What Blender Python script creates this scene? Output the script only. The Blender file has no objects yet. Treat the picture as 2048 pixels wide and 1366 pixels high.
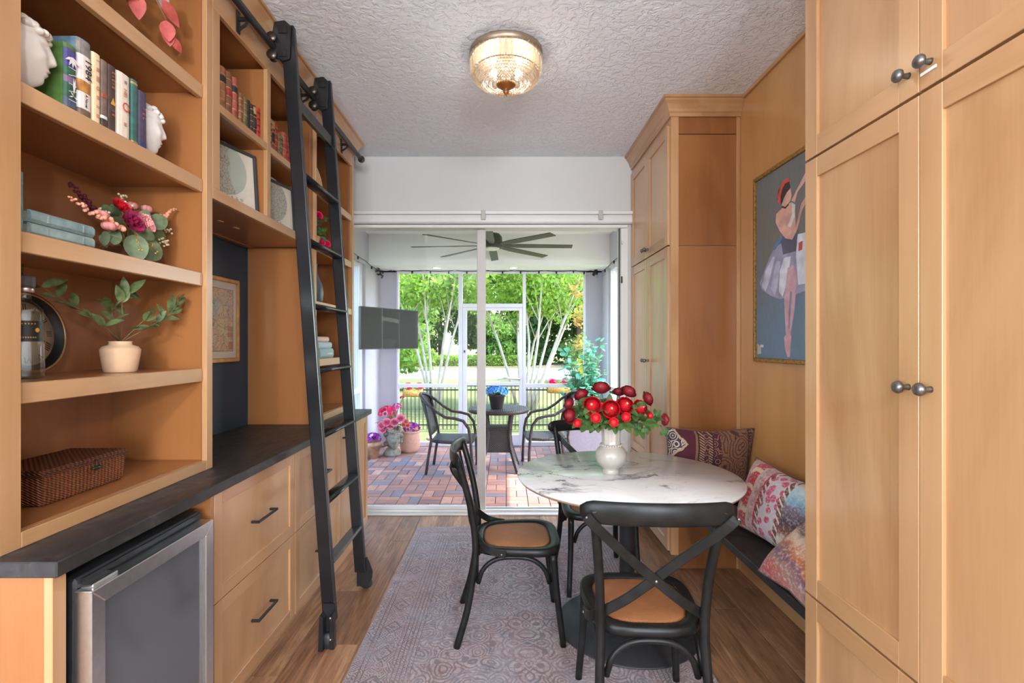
import bpy, bmesh, math, random
import numpy as np
from mathutils import Vector, Matrix, Euler
R = random.Random(7)
NR = np.random.RandomState(5)
sc = bpy.context.scene
C = sc.collection
PI = math.pi

# ------------------------------------------------------------------ camera, sky, sun, large lights, exposure
cam = bpy.data.objects.new('camera', bpy.data.cameras.new('camera'))
C.objects.link(cam)
cam.location = (0, 0, 1.43)
cam.rotation_euler = (PI/2, 0, 0)
cam.data.sensor_width = 36
cam.data.lens = 36*1000/2048
cam.data.shift_x = 12/2048
cam.data.shift_y = 4/2048
cam.data.clip_start = 0.05
cam.data.clip_end = 400
sc.camera = cam

w = bpy.data.worlds.new('sky')
sc.world = w
w.use_nodes = True
wn = w.node_tree
bgn = wn.nodes['Background']
skt = wn.nodes.new('ShaderNodeTexSky')
skt.sky_type = 'NISHITA'
skt.sun_disc = False
skt.sun_elevation = math.radians(58)
skt.sun_rotation = math.radians(95)
skt.air_density = 1.2
skt.dust_density = 2.5
wn.links.new(skt.outputs[0], bgn.inputs[0])
bgn.inputs[1].default_value = 2.1

def light(name, kind, loc, energy, color=(1, 1, 1), aim=None, size=None, size_y=None, radius=None):
    d = bpy.data.lights.new(name, kind)
    d.energy = energy
    d.color = color
    if kind == 'AREA':
        d.shape = 'RECTANGLE'
        d.size = size
        d.size_y = size_y or size
    if radius is not None:
        d.shadow_soft_size = radius
    o = bpy.data.objects.new(name, d)
    C.objects.link(o)
    o.location = loc
    if aim is not None:
        o.rotation_euler = (Vector(aim)-Vector(loc)).to_track_quat('-Z', 'Y').to_euler()
    return o
sun = light('sun', 'SUN', (6, 0, 12), 11.0, (1, .96, .9), aim=(6-.62, -.06, 12-1.0))
sun.data.angle = math.radians(0.6)
light('added_rear_fill', 'AREA', (1.35, -5.45, 1.6), 350, (.84, .92, 1), aim=(.3, 2, 2.5), size=2.3, size_y=1.9)  # unseen fill light added behind the camera to brighten the room
light('added_side_fill', 'AREA', (-2.6, -2.3, 1.55), 190, (.84, .92, 1), aim=(2, -1.2, 2.4), size=2.6, size_y=1.9)  # second added fill from the left, brightens the pantry side
for px_ in (-.49, .62): light('added_ceiling_fill', 'POINT', (px_, -1.2, 2.05), 108, (.93, .96, 1), radius=.06)  # bare point lights added out of view to even out the ceiling
sc.view_settings.view_transform = 'Standard'
sc.view_settings.look = 'None'
sc.view_settings.gamma = 1
sc.view_settings.use_curve_mapping = False
sc.view_settings.exposure = 0.12
try:
    sc.cycles.use_denoising = True
    sc.cycles.max_bounces = 10
    sc.cycles.diffuse_bounces = 4
    sc.cycles.transparent_max_bounces = 16
    sc.cycles.caustics_reflective = False
    sc.cycles.caustics_refractive = False
    sc.cycles.sample_clamp_indirect = 6
except Exception:
    pass

# ------------------------------------------------------------------ mesh building
class M:
    def __init__(s):
        s.v = []; s.f = []; s.m = []; s.s = []; s.mi = 0; s.sm = False
    def face(s, idx):
        s.f.append(tuple(idx)); s.m.append(s.mi); s.s.append(s.sm)
    def quadpts(s, pts):
        b = len(s.v); s.v += [tuple(p) for p in pts]; s.face(range(b, b+len(pts)))
        return s
    def box(s, x0, x1, y0, y1, z0, z1):
        if x0 > x1: x0, x1 = x1, x0
        if y0 > y1: y0, y1 = y1, y0
        if z0 > z1: z0, z1 = z1, z0
        b = len(s.v)
        s.v += [(x0, y0, z0), (x1, y0, z0), (x1, y1, z0), (x0, y1, z0), (x0, y0, z1), (x1, y0, z1), (x1, y1, z1), (x0, y1, z1)]
        for q in ((0, 3, 2, 1), (4, 5, 6, 7), (0, 1, 5, 4), (1, 2, 6, 5), (2, 3, 7, 6), (3, 0, 4, 7)):
            s.face([b+i for i in q])
        return s
    def loft(s, rings, cap=True, closed=True, smooth=True):
        b = len(s.v); n = len(rings[0])
        for r in rings: s.v += [tuple(p) for p in r]
        o = s.sm; s.sm = smooth
        for k in range(len(rings)-1):
            for i in range(n if closed else n-1):
                j = (i+1) % n
                s.face((b+k*n+i, b+k*n+j, b+(k+1)*n+j, b+(k+1)*n+i))
        s.sm = o
        if cap and closed:
            s.face([b+i for i in range(n-1, -1, -1)])
            s.face([b+(len(rings)-1)*n+i for i in range(n)])
        return s
    def sweep(s, pts, sect, up=(0, 0, 1), smooth=True, scale=None, cap=True):
        """carry a 2-D section along a path; section (a, b): a along side, b along up-ish normal"""
        P = [Vector(p) for p in pts]; rings = []; u = Vector(up).normalized()
        for i, p in enumerate(P):
            t = (P[min(i+1, len(P)-1)]-P[max(i-1, 0)]).normalized()
            side = t.cross(u)
            if side.length < 1e-4: side = t.cross(Vector((.13, .99, .05)))
            side.normalize(); nn = side.cross(t).normalized(); u = nn
            k = scale[i] if scale else 1
            rings.append([p+side*(a*k)+nn*(c*k) for a, c in sect])
        return s.loft(rings, smooth=smooth, cap=cap)
    def tube(s, pts, r, n=8, up=(0, 0, 1)):
        sc_ = r if isinstance(r, (list, tuple)) else [r]*len(pts)
        return s.sweep(pts, [(math.cos(2*PI*i/n), math.sin(2*PI*i/n)) for i in range(n)], up, True, list(sc_))
    def band(s, pts, wdt, thk, up=(0, 0, 1)):
        a, c = wdt/2, thk/2
        return s.sweep(pts, [(-a, -c), (a, -c), (a, c), (-a, c)], up, False)
    def lathe(s, prof, n=24, c=(0, 0, 0), axis='z', cap=True):
        rings = []
        for r, z in prof:
            ring = []
            for i in range(n):
                a = 2*PI*i/n
                x, y = r*math.cos(a), r*math.sin(a)
                p = (x, y, z) if axis == 'z' else ((z, x, y) if axis == 'x' else (y, z, x))
                ring.append((p[0]+c[0], p[1]+c[1], p[2]+c[2]))
            rings.append(ring)
        return s.loft(rings, cap=cap)
    def ell(s, c, r, nu=12, nv=8, mat=None):
        if not isinstance(r, (tuple, list)): r = (r, r, r)
        rings = []
        for k in range(nv+1):
            t = -PI/2+PI*k/nv
            ct = max(math.cos(t), .02)
            rings.append([(c[0]+r[0]*ct*math.cos(2*PI*i/nu), c[1]+r[1]*ct*math.sin(2*PI*i/nu), c[2]+r[2]*math.sin(t)) for i in range(nu)])
        return s.loft(rings)
    def prism(s, poly, a0, a1, axis='z'):
        """extrude a 2-D polygon along an axis; x: (y,z), y: (x,z), z: (x,y)"""
        def P(p, a): return (a, p[0], p[1]) if axis == 'x' else ((p[0], a, p[1]) if axis == 'y' else (p[0], p[1], a))
        return s.loft([[P(p, a0) for p in poly], [P(p, a1) for p in poly]], smooth=False)
    def leaf(s, p, d, up, L, W, fold=.25, curl=.15, tip=.5):
        p = Vector(p); d = Vector(d).normalized(); up = Vector(up)
        side = d.cross(up)
        if side.length < 1e-3: side = d.cross(Vector((.3, .8, .5)))
        side.normalize(); nn = side.cross(d).normalized()
        b = len(s.v); e = .55 if tip > .55 else .85
        T = (0, .07, .2, .38, .58, .77, .92, 1); mid = []; lf = []; rt = []
        for t in T:
            c = p+d*L*t-nn*(curl*L*t*t); mid.append(c)
            if 0 < t < 1:
                hw = W*.5*math.sin(PI*t**.85)**e
                lf.append(c+side*hw+nn*hw*fold); rt.append(c-side*hw+nn*hw*fold)
        s.v += [tuple(q) for q in mid+lf+rt]
        o = s.sm; s.sm = True
        for k in range(7):
            for base, flip in ((8, 0), (14, 1)):
                f = [k, k+1]
                if k < 6: f.append(base+k)
                if k > 0: f.append(base+k-1)
                s.face([b+i for i in (f if flip else reversed(f))])
        s.sm = o
        return s
    def add(s, o, mat):
        b = len(s.v)
        s.v += [tuple(mat @ Vector(p)) for p in o.v]
        s.f += [tuple(b+i for i in f) for f in o.f]; s.m += list(o.m); s.s += list(o.s)
        return s

def root_of(o):
    while o.parent: o = o.parent
    return o
def mesh_of(name, m, mats, bevel=0, seg=1, off=None):
    me = bpy.data.meshes.new(name)
    v = m.v
    if off is not None and (off[0] or off[1] or off[2]):
        v = [(p[0]-off[0], p[1]-off[1], p[2]-off[2]) for p in v]
    me.from_pydata(v, [], m.f)
    if not isinstance(mats, (list, tuple)): mats = [mats]
    for q in mats: me.materials.append(q)
    me.polygons.foreach_set('material_index', m.m)
    me.polygons.foreach_set('use_smooth', m.s)
    bm = bmesh.new(); bm.from_mesh(me)
    if bevel:
        es = [e for e in bm.edges if len(e.link_faces) == 2 and e.calc_face_angle(0) > .6]
        bmesh.ops.bevel(bm, geom=es, offset=bevel, segments=seg, affect='EDGES', clamp_overlap=True, profile=.6)
    bmesh.ops.recalc_face_normals(bm, faces=bm.faces)
    bm.to_mesh(me); bm.free()
    me.update()
    return me
def part(parent, name, m, mats, bevel=0, seg=1, label=None, kind=None, local=False, loc=None, rot=None):
    off = None
    if parent is not None and not local: off = root_of(parent).location
    o = bpy.data.objects.new(name, mesh_of(name, m, mats, bevel, seg, off))
    C.objects.link(o)
    if parent is not None: o.parent = parent
    if label: o['label'] = label
    if kind: o['kind'] = kind
    if loc: o.location = loc
    if rot: o.rotation_euler = rot
    return o
def thing(name, label, cat, loc=(0, 0, 0), group=None, rz=0, rot=None):
    o = bpy.data.objects.new(name, None)
    C.objects.link(o)
    o.location = loc
    o.rotation_euler = rot if rot else (0, 0, rz)
    o.empty_display_size = .05
    o['label'] = label; o['category'] = cat
    if group: o['group'] = group
    return o
def solo(name, m, mats, label, cat, loc=(0, 0, 0), group=None, bevel=0, seg=1, kind=None, rot=None, local=False):
    o = bpy.data.objects.new(name, mesh_of(name, m, mats, bevel, seg, None if local else loc))
    C.objects.link(o); o.location = loc
    if rot: o.rotation_euler = rot
    o['label'] = label; o['category'] = cat
    if group: o['group'] = group
    if kind: o['kind'] = kind
    return o
def struct(name, m, mats, label=None, bevel=0, seg=1, cat=None):
    o = bpy.data.objects.new(name, mesh_of(name, m, mats, bevel, seg))
    C.objects.link(o); o['kind'] = 'structure'
    if label: o['label'] = label
    if cat: o['category'] = cat
    return o
def copy_tree(o, parent=None):
    c = o.copy(); C.objects.link(c)
    if parent is not None: c.parent = parent
    for ch in list(o.children): copy_tree(ch, c)
    return c
def text(parent, name, s_, size, mtx, mat, ext=.0004, align='CENTER', label=None):
    cu = bpy.data.curves.new(name, 'FONT')
    cu.body = s_; cu.size = size; cu.extrude = ext; cu.align_x = align; cu.align_y = 'CENTER'
    cu.resolution_u = 2
    cu.materials.append(mat)
    tmp = bpy.data.objects.new(name, cu)
    me = bpy.data.meshes.new_from_object(tmp); me.name = name
    bpy.data.objects.remove(tmp)
    if not me.materials: me.materials.append(mat)
    o = bpy.data.objects.new(name, me); C.objects.link(o)
    o.parent = parent
    o.matrix_local = mtx
    if label: o['label'] = label
    return o
def frame_mtx(loc, xa, ya):
    xa = Vector(xa); ya = Vector(ya); za = xa.cross(ya)
    m = Matrix((xa, ya, za)).transposed().to_4x4()
    m.translation = Vector(loc)
    return m

# ------------------------------------------------------------------ materials
class N:
    def __init__(s, name):
        s.mat = bpy.data.materials.new(name); s.mat.use_nodes = True
        s.t = s.mat.node_tree; s.b = s.t.nodes['Principled BSDF']; s.out = s.t.nodes['Material Output']
        s._co = None
    def new(s, typ, **k):
        n = s.t.nodes.new('ShaderNode'+typ)
        for a, v in k.items(): setattr(n, a, v)
        return n
    def put(s, sock, v):
        if isinstance(v, bpy.types.NodeSocket): s.t.links.new(v, sock)
        elif v is not None:
            if isinstance(v, (tuple, list)) and len(v) == 3 and sock.type == 'RGBA': v = (*v, 1)
            sock.default_value = v
    def set(s, **k):
        names = dict(color='Base Color', rough='Roughness', metal='Metallic', spec='Specular IOR Level', normal='Normal', coat='Coat Weight', coatr='Coat Roughness', sheen='Sheen Weight', alpha='Alpha', emit='Emission Color', es='Emission Strength', trans='Transmission Weight', sss='Subsurface Weight')
        for a, v in k.items(): s.put(s.b.inputs[names[a]], v)
        return s
    def obj(s):
        if s._co is None: s._co = s.new('TexCoord').outputs['Object']
        return s._co
    def rnd(s): return s.new('ObjectInfo').outputs['Random']
    def math(s, op, a, b=None, c=None, clamp=False):
        n = s.new('Math', operation=op, use_clamp=clamp)
        for i, v in enumerate((a, b, c)):
            if v is not None: s.put(n.inputs[i], v)
        return n.outputs[0]
    def vmath(s, op, a, b=None):
        n = s.new('VectorMath', operation=op); s.put(n.inputs[0], a)
        if b is not None: s.put(n.inputs[1], b)
        return n.outputs[0]
    def map(s, v, scale=(1, 1, 1), loc=(0, 0, 0), rot=(0, 0, 0)):
        n = s.new('Mapping'); s.put(n.inputs[0], v); s.put(n.inputs['Scale'], scale); s.put(n.inputs['Location'], loc); s.put(n.inputs['Rotation'], rot)
        return n.outputs[0]
    def sep(s, v):
        n = s.new('SeparateXYZ'); s.put(n.inputs[0], v); return n.outputs
    def comb(s, x, y, z):
        n = s.new('CombineXYZ')
        for i, v in enumerate((x, y, z)): s.put(n.inputs[i], v)
        return n.outputs[0]
    def noise(s, v, scale=5, detail=3, rough=.5, dist=0, col=False):
        n = s.new('TexNoise'); s.put(n.inputs['Vector'], v); s.put(n.inputs['Scale'], scale); s.put(n.inputs['Detail'], detail)
        s.put(n.inputs['Roughness'], rough); s.put(n.inputs['Distortion'], dist)
        return n.outputs['Color'] if col else n.outputs[0]
    def voro(s, v, scale=5, feature='F1', out='Distance', rand=1, metric='EUCLIDEAN'):
        n = s.new('TexVoronoi', feature=feature)
        if feature in ('F1', 'F2'): n.distance = metric
        s.put(n.inputs['Vector'], v); s.put(n.inputs['Scale'], scale); s.put(n.inputs['Randomness'], rand)
        return n.outputs[out]
    def wave(s, v, scale=5, dist=0, detail=2, dscale=1, kind='BANDS', d='X', prof='SIN'):
        n = s.new('TexWave', wave_type=kind, wave_profile=prof)
        if kind == 'BANDS': n.bands_direction = d
        s.put(n.inputs['Vector'], v); s.put(n.inputs['Scale'], scale); s.put(n.inputs['Distortion'], dist); s.put(n.inputs['Detail'], detail); s.put(n.inputs['Detail Scale'], dscale)
        return n.outputs[1]
    def ramp(s, f, stops, interp='LINEAR'):
        n = s.new('ValToRGB'); e = n.color_ramp; e.interpolation = interp
        while len(e.elements) < len(stops): e.elements.new(.5)
        for q, (p, c) in zip(e.elements, stops):
            q.position = p; q.color = (*c, 1) if len(c) == 3 else c
        s.put(n.inputs[0], f); return n.outputs[0]
    def mix(s, f, a, b, blend='MIX'):
        n = s.new('Mix', data_type='RGBA', blend_type=blend)
        s.put(n.inputs[0], f); s.put(n.inputs[6], a); s.put(n.inputs[7], b); return n.outputs[2]
    def bump(s, h, strength=.2, dist=.01):
        n = s.new('Bump'); s.put(n.inputs['Strength'], strength); s.put(n.inputs['Distance'], dist); s.put(n.inputs['Height'], h)
        s.put(s.b.inputs['Normal'], n.outputs[0]); return s
    def shader(s, sh): s.t.links.new(sh, s.out.inputs[0]); return s.mat

def srgb(r, g, b):
    f = lambda c: (c/255/12.92) if c <= 10 else ((c/255+.055)/1.055)**2.4
    return (f(r), f(g), f(b))
def plain(name, col, rough=.5, metal=0, var=.12, nscale=30, bump=0, spec=.5, coat=0, bdist=.002):
    n = N(name)
    v = n.noise(n.obj(), nscale, 3)
    dark = tuple(max(0, c*(1-var)) for c in col); lite = tuple(min(1, c*(1+var)) for c in col)
    n.set(color=n.ramp(v, [(.3, dark), (.7, lite)]), rough=rough, metal=metal, spec=spec, coat=coat)
    if bump: n.bump(v, bump, bdist)
    return n.mat
def wood(name, c1, c2, axis='z', rough=.34, fig=1.0, coat=.5, grain=1.0):
    n = N(name)
    rv = n.vmath('MULTIPLY', n.comb(n.rnd(), n.rnd(), n.rnd()), (13.7, 7.3, 19.1))
    co = n.vmath('ADD', n.obj(), rv)
    st = {'x': (.22, 1, 1), 'y': (1, .22, 1), 'z': (1, 1, .22)}[axis]
    fn = {'x': (.03, 1, 1), 'y': (1, .03, 1), 'z': (1, 1, .03)}[axis]
    big = n.noise(n.map(co, st), 3.2*fig, 4, .55, .9)
    fine = n.noise(n.map(co, fn), 130, 3, .6)
    mid = n.noise(n.map(co, fn), 22, 4, .6, .5)
    f = n.math('ADD', n.math('MULTIPLY', big, .80), n.math('ADD', n.math('MULTIPLY', fine, .13*grain), n.math('MULTIPLY', mid, .12*grain)))
    f = n.math('ADD', f, n.math('MULTIPLY', n.math('SUBTRACT', n.rnd(), .5), .10))
    col = n.ramp(f, [(.36, c2), (.52, tuple((a*.35+b*.65) for a, b in zip(c2, c1))), (.68, c1)])
    n.set(color=col, rough=rough, coat=coat, coatr=.22, spec=.5)
    n.bump(fine, .06, .002)
    return n.mat
W1, W2 = srgb(190, 146, 103), srgb(165, 119, 77)
V1, V2 = srgb(160, 103, 58), srgb(132, 80, 41)  # orange veneer tone, darkened further to put shelf-interior shade into the colour
vz_ = wood('shaded_maple_veneer_upright', V1, V2, 'z', fig=.7); vy_ = wood('shaded_maple_veneer_along_wall', V1, V2, 'y', fig=.7)
wz = wood('maple_grain_upright', W1, W2, 'z'); wy = wood('maple_grain_along_wall', W1, W2, 'y'); wx = wood('maple_grain_across', W1, W2, 'x')
wpanel = wood('maple_veneer_wall', srgb(196, 144, 88), srgb(172, 117, 66), 'z', fig=.7)
def leafmat(name, c1, c2, trans=.35, rough=.5, scale=3):
    n = N(name)
    f = n.noise(n.obj(), scale, 3)
    col = n.ramp(f, [(.3, c2), (.7, c1)])
    n.set(color=col, rough=rough, spec=.3)
    t = n.new('BsdfTranslucent'); n.put(t.inputs[0], n.mix(.25, col, (.75, .9, .2)))
    m = n.new('MixShader'); n.put(m.inputs[0], trans); n.t.links.new(n.b.outputs[0], m.inputs[1]); n.t.links.new(t.outputs[0], m.inputs[2])
    return n.shader(m.outputs[0])
def clearmat(name, tint=(1, 1, 1), gl=.04, rough=.0, fac=None, transl=0):
    n = N(name)
    t = n.new('BsdfTransparent'); n.put(t.inputs[0], tint)
    g = n.new('BsdfGlossy'); g.inputs['Roughness'].default_value = rough
    lw = n.new('LayerWeight'); fz_ = n.math('ADD', n.math('MULTIPLY', n.math('POWER', lw.outputs['Facing'], 5.0), .9), gl)
    m = n.new('MixShader')
    n.put(m.inputs[0], fz_ if fac is None else fac)
    n.t.links.new(t.outputs[0], m.inputs[1]); n.t.links.new(g.outputs[0], m.inputs[2])
    o = m.outputs[0]
    if transl:
        d = n.new('BsdfTranslucent'); m2 = n.new('MixShader'); n.put(m2.inputs[0], transl)
        n.t.links.new(o, m2.inputs[1]); n.t.links.new(d.outputs[0], m2.inputs[2]); o = m2.outputs[0]
    return n.shader(o)
def emis(name, col, st):
    n = N(name); n.set(color=(.8, .8, .8), emit=(*col, 1), es=st); return n.mat

wallm = plain('painted_wall', srgb(199, 198, 196), .75, var=.01, nscale=8)
whitem = plain('white_painted_trim', srgb(218, 217, 214), .5, var=.015, nscale=10)
alum = plain('white_aluminium_frame', srgb(222, 220, 232), .45, var=.02)
stucco = plain('lavender_grey_stucco', srgb(196, 193, 205), .85, var=.05, nscale=90, bump=.35, bdist=.004)
lanaic = plain('lanai_ceiling_paint', srgb(246, 246, 246), .8, var=.01, nscale=5)
blackm = plain('black_satin_metal', (.012, .012, .013), .38, 0, var=.2, nscale=20)
blackw = plain('worn_black_paint', (.011, .0105, .010), .34, 0, var=.35, nscale=18, spec=.2)
ladm = plain('black_ladder_paint', (.008, .009, .011), .27, 0, var=.2, nscale=15, spec=.55)
bronze = plain('oil_rubbed_bronze', (.10, .085, .07), .35, .85, var=.2)
knobm = plain('aged_pewter_knob', (.17, .165, .155), .32, .8, var=.15)
steel = plain('brushed_steel', (.74, .73, .72), .3, 1, var=.05, nscale=60)
gold = plain('antique_gold_frame', srgb(150, 112, 52), .4, .5, var=.5, nscale=70, bump=.5, bdist=.004)
goldp = plain('warm_gilt_wood', srgb(186, 134, 70), .4, .2, var=.2, nscale=25)
navy = plain('navy_painted_back', srgb(30, 52, 68), .55, var=.08)
ceram = plain('white_glazed_ceramic', srgb(172, 163, 154), .3, var=.03, nscale=12, coat=.3)
bustm = plain('pale_cast_resin', srgb(214, 203, 192), .32, var=.05, nscale=14, coat=.25)
terra = plain('pale_terracotta', srgb(206, 168, 134), .8, var=.08, nscale=20, bump=.1)
paper = plain('book_pages', srgb(214, 200, 172), .8, var=.12, nscale=120)
ink = plain('dark_ink', (.02, .018, .016), .6)
gilt = plain('gilt_print', srgb(190, 150, 80), .4, .4)
def lam():
    n = N('dark_soapstone_laminate')
    a = n.noise(n.obj(), 9, 6, .65, 1.2); b = n.noise(n.map(n.obj(), (1, .3, 1)), 34, 5, .6, .6)
    f = n.math('MULTIPLY', n.math('POWER', a, 2.0), b)
    n.set(color=n.ramp(f, [(.05, srgb(30, 28, 28)), (.16, srgb(44, 41, 41)), (.32, srgb(84, 78, 77))]), rough=n.ramp(b, [(.3, (.38,)*3), (.7, (.55,)*3)]), spec=.5)
    n.bump(b, .12, .002); return n.mat
lamm = lam()
def ceil():
    n = N('knockdown_plaster_ceiling')
    a = n.noise(n.obj(), 26, 5, .62, .6); h = n.ramp(a, [(.42, (0, 0, 0)), (.52, (.85,)*3), (.7, (1, 1, 1))])
    b = n.noise(n.obj(), 60, 3, .5)
    n.set(color=srgb(236, 240, 246), rough=.85, spec=.2)
    n.bump(n.math('ADD', h, n.math('MULTIPLY', b, .35)), .6, .009); return n.mat
ceilm = ceil()
def plank():
    n = N('brown_oak_plank')
    rv = n.vmath('MULTIPLY', n.comb(n.rnd(), n.rnd(), n.rnd()), (31.7, 17.3, 3.1)); co = n.vmath('ADD', n.obj(), rv)
    a = n.noise(n.map(co, (1, .09, 1)), 30, 6, .65, 1.3); b = n.noise(n.map(co, (1, .03, 1)), 140, 3, .6); k = n.noise(n.map(co, (1, .35, 1)), 6, 5, .6, 1.5)
    f = n.math('ADD', n.math('ADD', n.math('MULTIPLY', a, .5), n.math('MULTIPLY', b, .2)), n.math('MULTIPLY', k, .3))
    f = n.math('ADD', f, n.math('MULTIPLY', n.math('SUBTRACT', n.rnd(), .5), .13))
    n.set(color=n.ramp(f, [(.28, srgb(80, 54, 38)), (.41, srgb(126, 88, 62)), (.53, srgb(158, 115, 83)), (.68, srgb(194, 152, 116))]), rough=.42, spec=.4)
    n.bump(n.math('ADD', a, b), .12, .003); return n.mat
plankm = plank()
def brickm(name, island):
    n = N(name)
    r = n.new('NewGeometry').outputs['Random Per Island'] if island else n.rnd()
    c = n.ramp(r, [(.0, srgb(172, 124, 110)), (.2, srgb(150, 124, 120)), (.36, srgb(194, 146, 126)), (.52, srgb(132, 128, 138)), (.66, srgb(180, 132, 116)), (.82, srgb(206, 160, 140)), (.92, srgb(148, 112, 106))], 'CONSTANT')
    v = n.noise(n.vmath('ADD', n.obj(), n.comb(r, r, 0)), 9, 4, .6)
    v2 = n.noise(n.obj(), 90, 3)
    c = n.mix(n.ramp(v, [(.45, (0, 0, 0)), (.65, (.5,)*3)]), c, srgb(134, 120, 126))
    c = n.mix(n.math('MULTIPLY', v2, .3), c, srgb(90, 70, 66))
    n.set(color=c, rough=.8, spec=.25); n.bump(v2, .3, .003); return n.mat
brick1 = brickm('clay_paver', False); brick2 = brickm('clay_paver_far', True)
def marble():
    n = N('white_marble_top'); co = n.obj()
    wv = n.noise(co, 2.6, 6, .6, col=True)
    cd = n.vmath('ADD', n.map(co, (1.0, 2.4, 1)), n.vmath('MULTIPLY', wv, (.9, .9, 0)))
    v = n.math('ABSOLUTE', n.math('SUBTRACT', n.noise(cd, 2.1, 3, .5, .35), .5))
    v2 = n.math('ABSOLUTE', n.math('SUBTRACT', n.noise(n.vmath('ADD', cd, (4.3, 1.1, 0)), 4.2, 4, .6, .5), .5))
    msk = n.ramp(n.noise(n.map(co, (1, 1.3, 1), (.2, .6, 0)), 2.4, 3), [(.42, (0, 0, 0)), (.6, (1, 1, 1))])
    l1 = n.ramp(v, [(.0, (.9,)*3), (.009, (.6,)*3), (.028, (0, 0, 0))])
    l2 = n.ramp(v2, [(.0, (.6,)*3), (.010, (0, 0, 0))])
    soft = n.ramp(v, [(.0, (.22,)*3), (.11, (0, 0, 0))])
    f = n.math('ADD', n.math('MULTIPLY', n.math('ADD', l1, soft), n.math('ADD', msk, .12)), n.math('MULTIPLY', l2, n.math('MULTIPLY', msk, .7)), clamp=True)
    n.set(color=n.mix(f, srgb(232, 228, 225), srgb(108, 106, 110)), rough=.25, spec=.5, coat=.2); return n.mat
marblem = marble()
def weave(name, c1, c2, sx, sy, rough=.6, bump=.6, ax=(0, 1), bd=.003, mot=.3):
    n = N(name); s_ = n.sep(n.obj())
    A, B = (n.math('ADD', s_[0], s_[2]), n.math('ADD', s_[1], s_[2])) if ax == 'd' else (s_[ax[0]], s_[ax[1]])
    a = n.math('SINE', n.math('MULTIPLY', A, sx)); b = n.math('SINE', n.math('MULTIPLY', B, sy))
    h = n.math('MULTIPLY', a, b); h01 = n.math('ADD', n.math('MULTIPLY', h, .5), .5)
    v = n.noise(n.obj(), 14, 4)
    c = n.ramp(n.math('ADD', n.math('MULTIPLY', h01, 1-mot), n.math('MULTIPLY', v, mot)), [(.15, c2), (.75, c1)])
    n.set(color=c, rough=rough, spec=.35); n.bump(h01, bump, bd); return n.mat
cane = weave('woven_rattan_cane', srgb(186, 122, 76), srgb(92, 48, 26), 900, 900, .5)
wick = weave('dark_resin_wicker', (.055, .047, .05), (.01, .008, .009), 330, 330, .45, .8)
wick2 = weave('dark_resin_wicker_upright', (.06, .05, .052), (.012, .009, .01), 300, 300, .45, .8, (1, 2))
wick3 = weave('dark_resin_wicker_side', (.06, .046, .045), (.012, .009, .009), 260, 260, .45, .8, (0, 2))
basketm = weave('plaited_seagrass', srgb(150, 84, 46), srgb(52, 24, 12), 420, 470, .45, 1.0, 'd', .006, .35)
basketm2 = weave('plaited_seagrass_lid', srgb(120, 66, 38), srgb(44, 20, 10), 420, 420, .5, 1.0, 'd', .006, .35)
glassm = clearmat('window_glass', (.975, .98, .98), gl=.02)
screenm = clearmat('insect_screen', (.86, .87, .88), fac=0.0)
def crys():
    n = N('cut_crystal')
    t = n.new('BsdfTransparent'); n.put(t.inputs[0], (.95, .92, .87, 1)); g = n.new('BsdfGlossy'); g.inputs['Roughness'].default_value = .12; n.put(g.inputs[0], (1, .97, .93, 1))
    lw = n.new('LayerWeight'); f = n.math('ADD', n.math('MULTIPLY', n.math('POWER', lw.outputs['Facing'], 2.0), .65), .16)
    m = n.new('MixShader'); n.put(m.inputs[0], f); n.t.links.new(t.outputs[0], m.inputs[1]); n.t.links.new(g.outputs[0], m.inputs[2])
    tl = n.new('BsdfTranslucent'); n.put(tl.inputs[0], (1, .96, .9, 1)); m2 = n.new('MixShader'); n.put(m2.inputs[0], .045)
    n.t.links.new(m.outputs[0], m2.inputs[1]); n.t.links.new(tl.outputs[0], m2.inputs[2])
    return n.shader(m2.outputs[0])
crystal = crys()
clockglass = clearmat('clock_glass', (1, 1, 1), gl=.015)
bottleg = clearmat('bottle_glass', (.92, .97, .97), rough=.03, gl=.12)
def smoked():
    n = N('dark_cooler_glass'); n.set(color=(.20, .205, .22), rough=.10, metal=.6, spec=.6); return n.mat
smokem = smoked()
bulbm = emis('lit_bulb', (1, .86, .66), 4)
ledm = emis('recessed_lamp', (1, .95, .88), 6)
tvm = plain('black_tv_screen', (.02, .02, .02), .5, var=.05, spec=.25)
darkgrey = plain('charcoal_plastic', (.03, .03, .032), .45)
greenA = leafmat('green_leaf', srgb(112, 146, 74), srgb(52, 86, 40), .25, .4, 30)
stemg = plain('green_stem', srgb(96, 116, 62), .6)
redp = plain('red_petal', srgb(196, 14, 30), .55, var=.3, nscale=40)
reddp = plain('deep_red_petal', srgb(128, 10, 24), .6, var=.3, nscale=40)
# ------------------------------------------------------------------ the room
CE = 2.98; YW = 4.15; XL = -1.575; XR = 1.50
slab = struct('floor', M().box(-2.7, 2.7, -5.6, 4.32, -.09, -.012), plain('floor_underlay', srgb(120, 86, 62), .5))
PW, PL = .14, 1.25
pk_full = mesh_of('plank', M().box(-PW/2+.0007, PW/2-.0007, -PL/2+.0007, PL/2-.0007, -.012, 0), plankm, .0012)
nx = 0
for i in range(-13, 13):
    x = (i+.5)*PW
    off = (i*0.41) % 1*PL
    y = .55-off
    while y < 4.27:
        y0, y1 = max(y, .55), min(y+PL, 4.27)
        if y1-y0 > .02:
            if y1-y0 > PL-.001: me = pk_full
            else: me = mesh_of('plank', M().box(-PW/2+.0007, PW/2-.0007, -(y1-y0)/2+.0007, (y1-y0)/2-.0007, -.012, 0), plankm, .0012)
            o = bpy.data.objects.new('plank', me); C.objects.link(o); o.parent = slab; o.location = (x, (y0+y1)/2, 0)
        y += PL
struct('ceiling', M().box(-2.7, 2.7, -5.6, 4.33, CE, CE+.12), ceilm)
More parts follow.
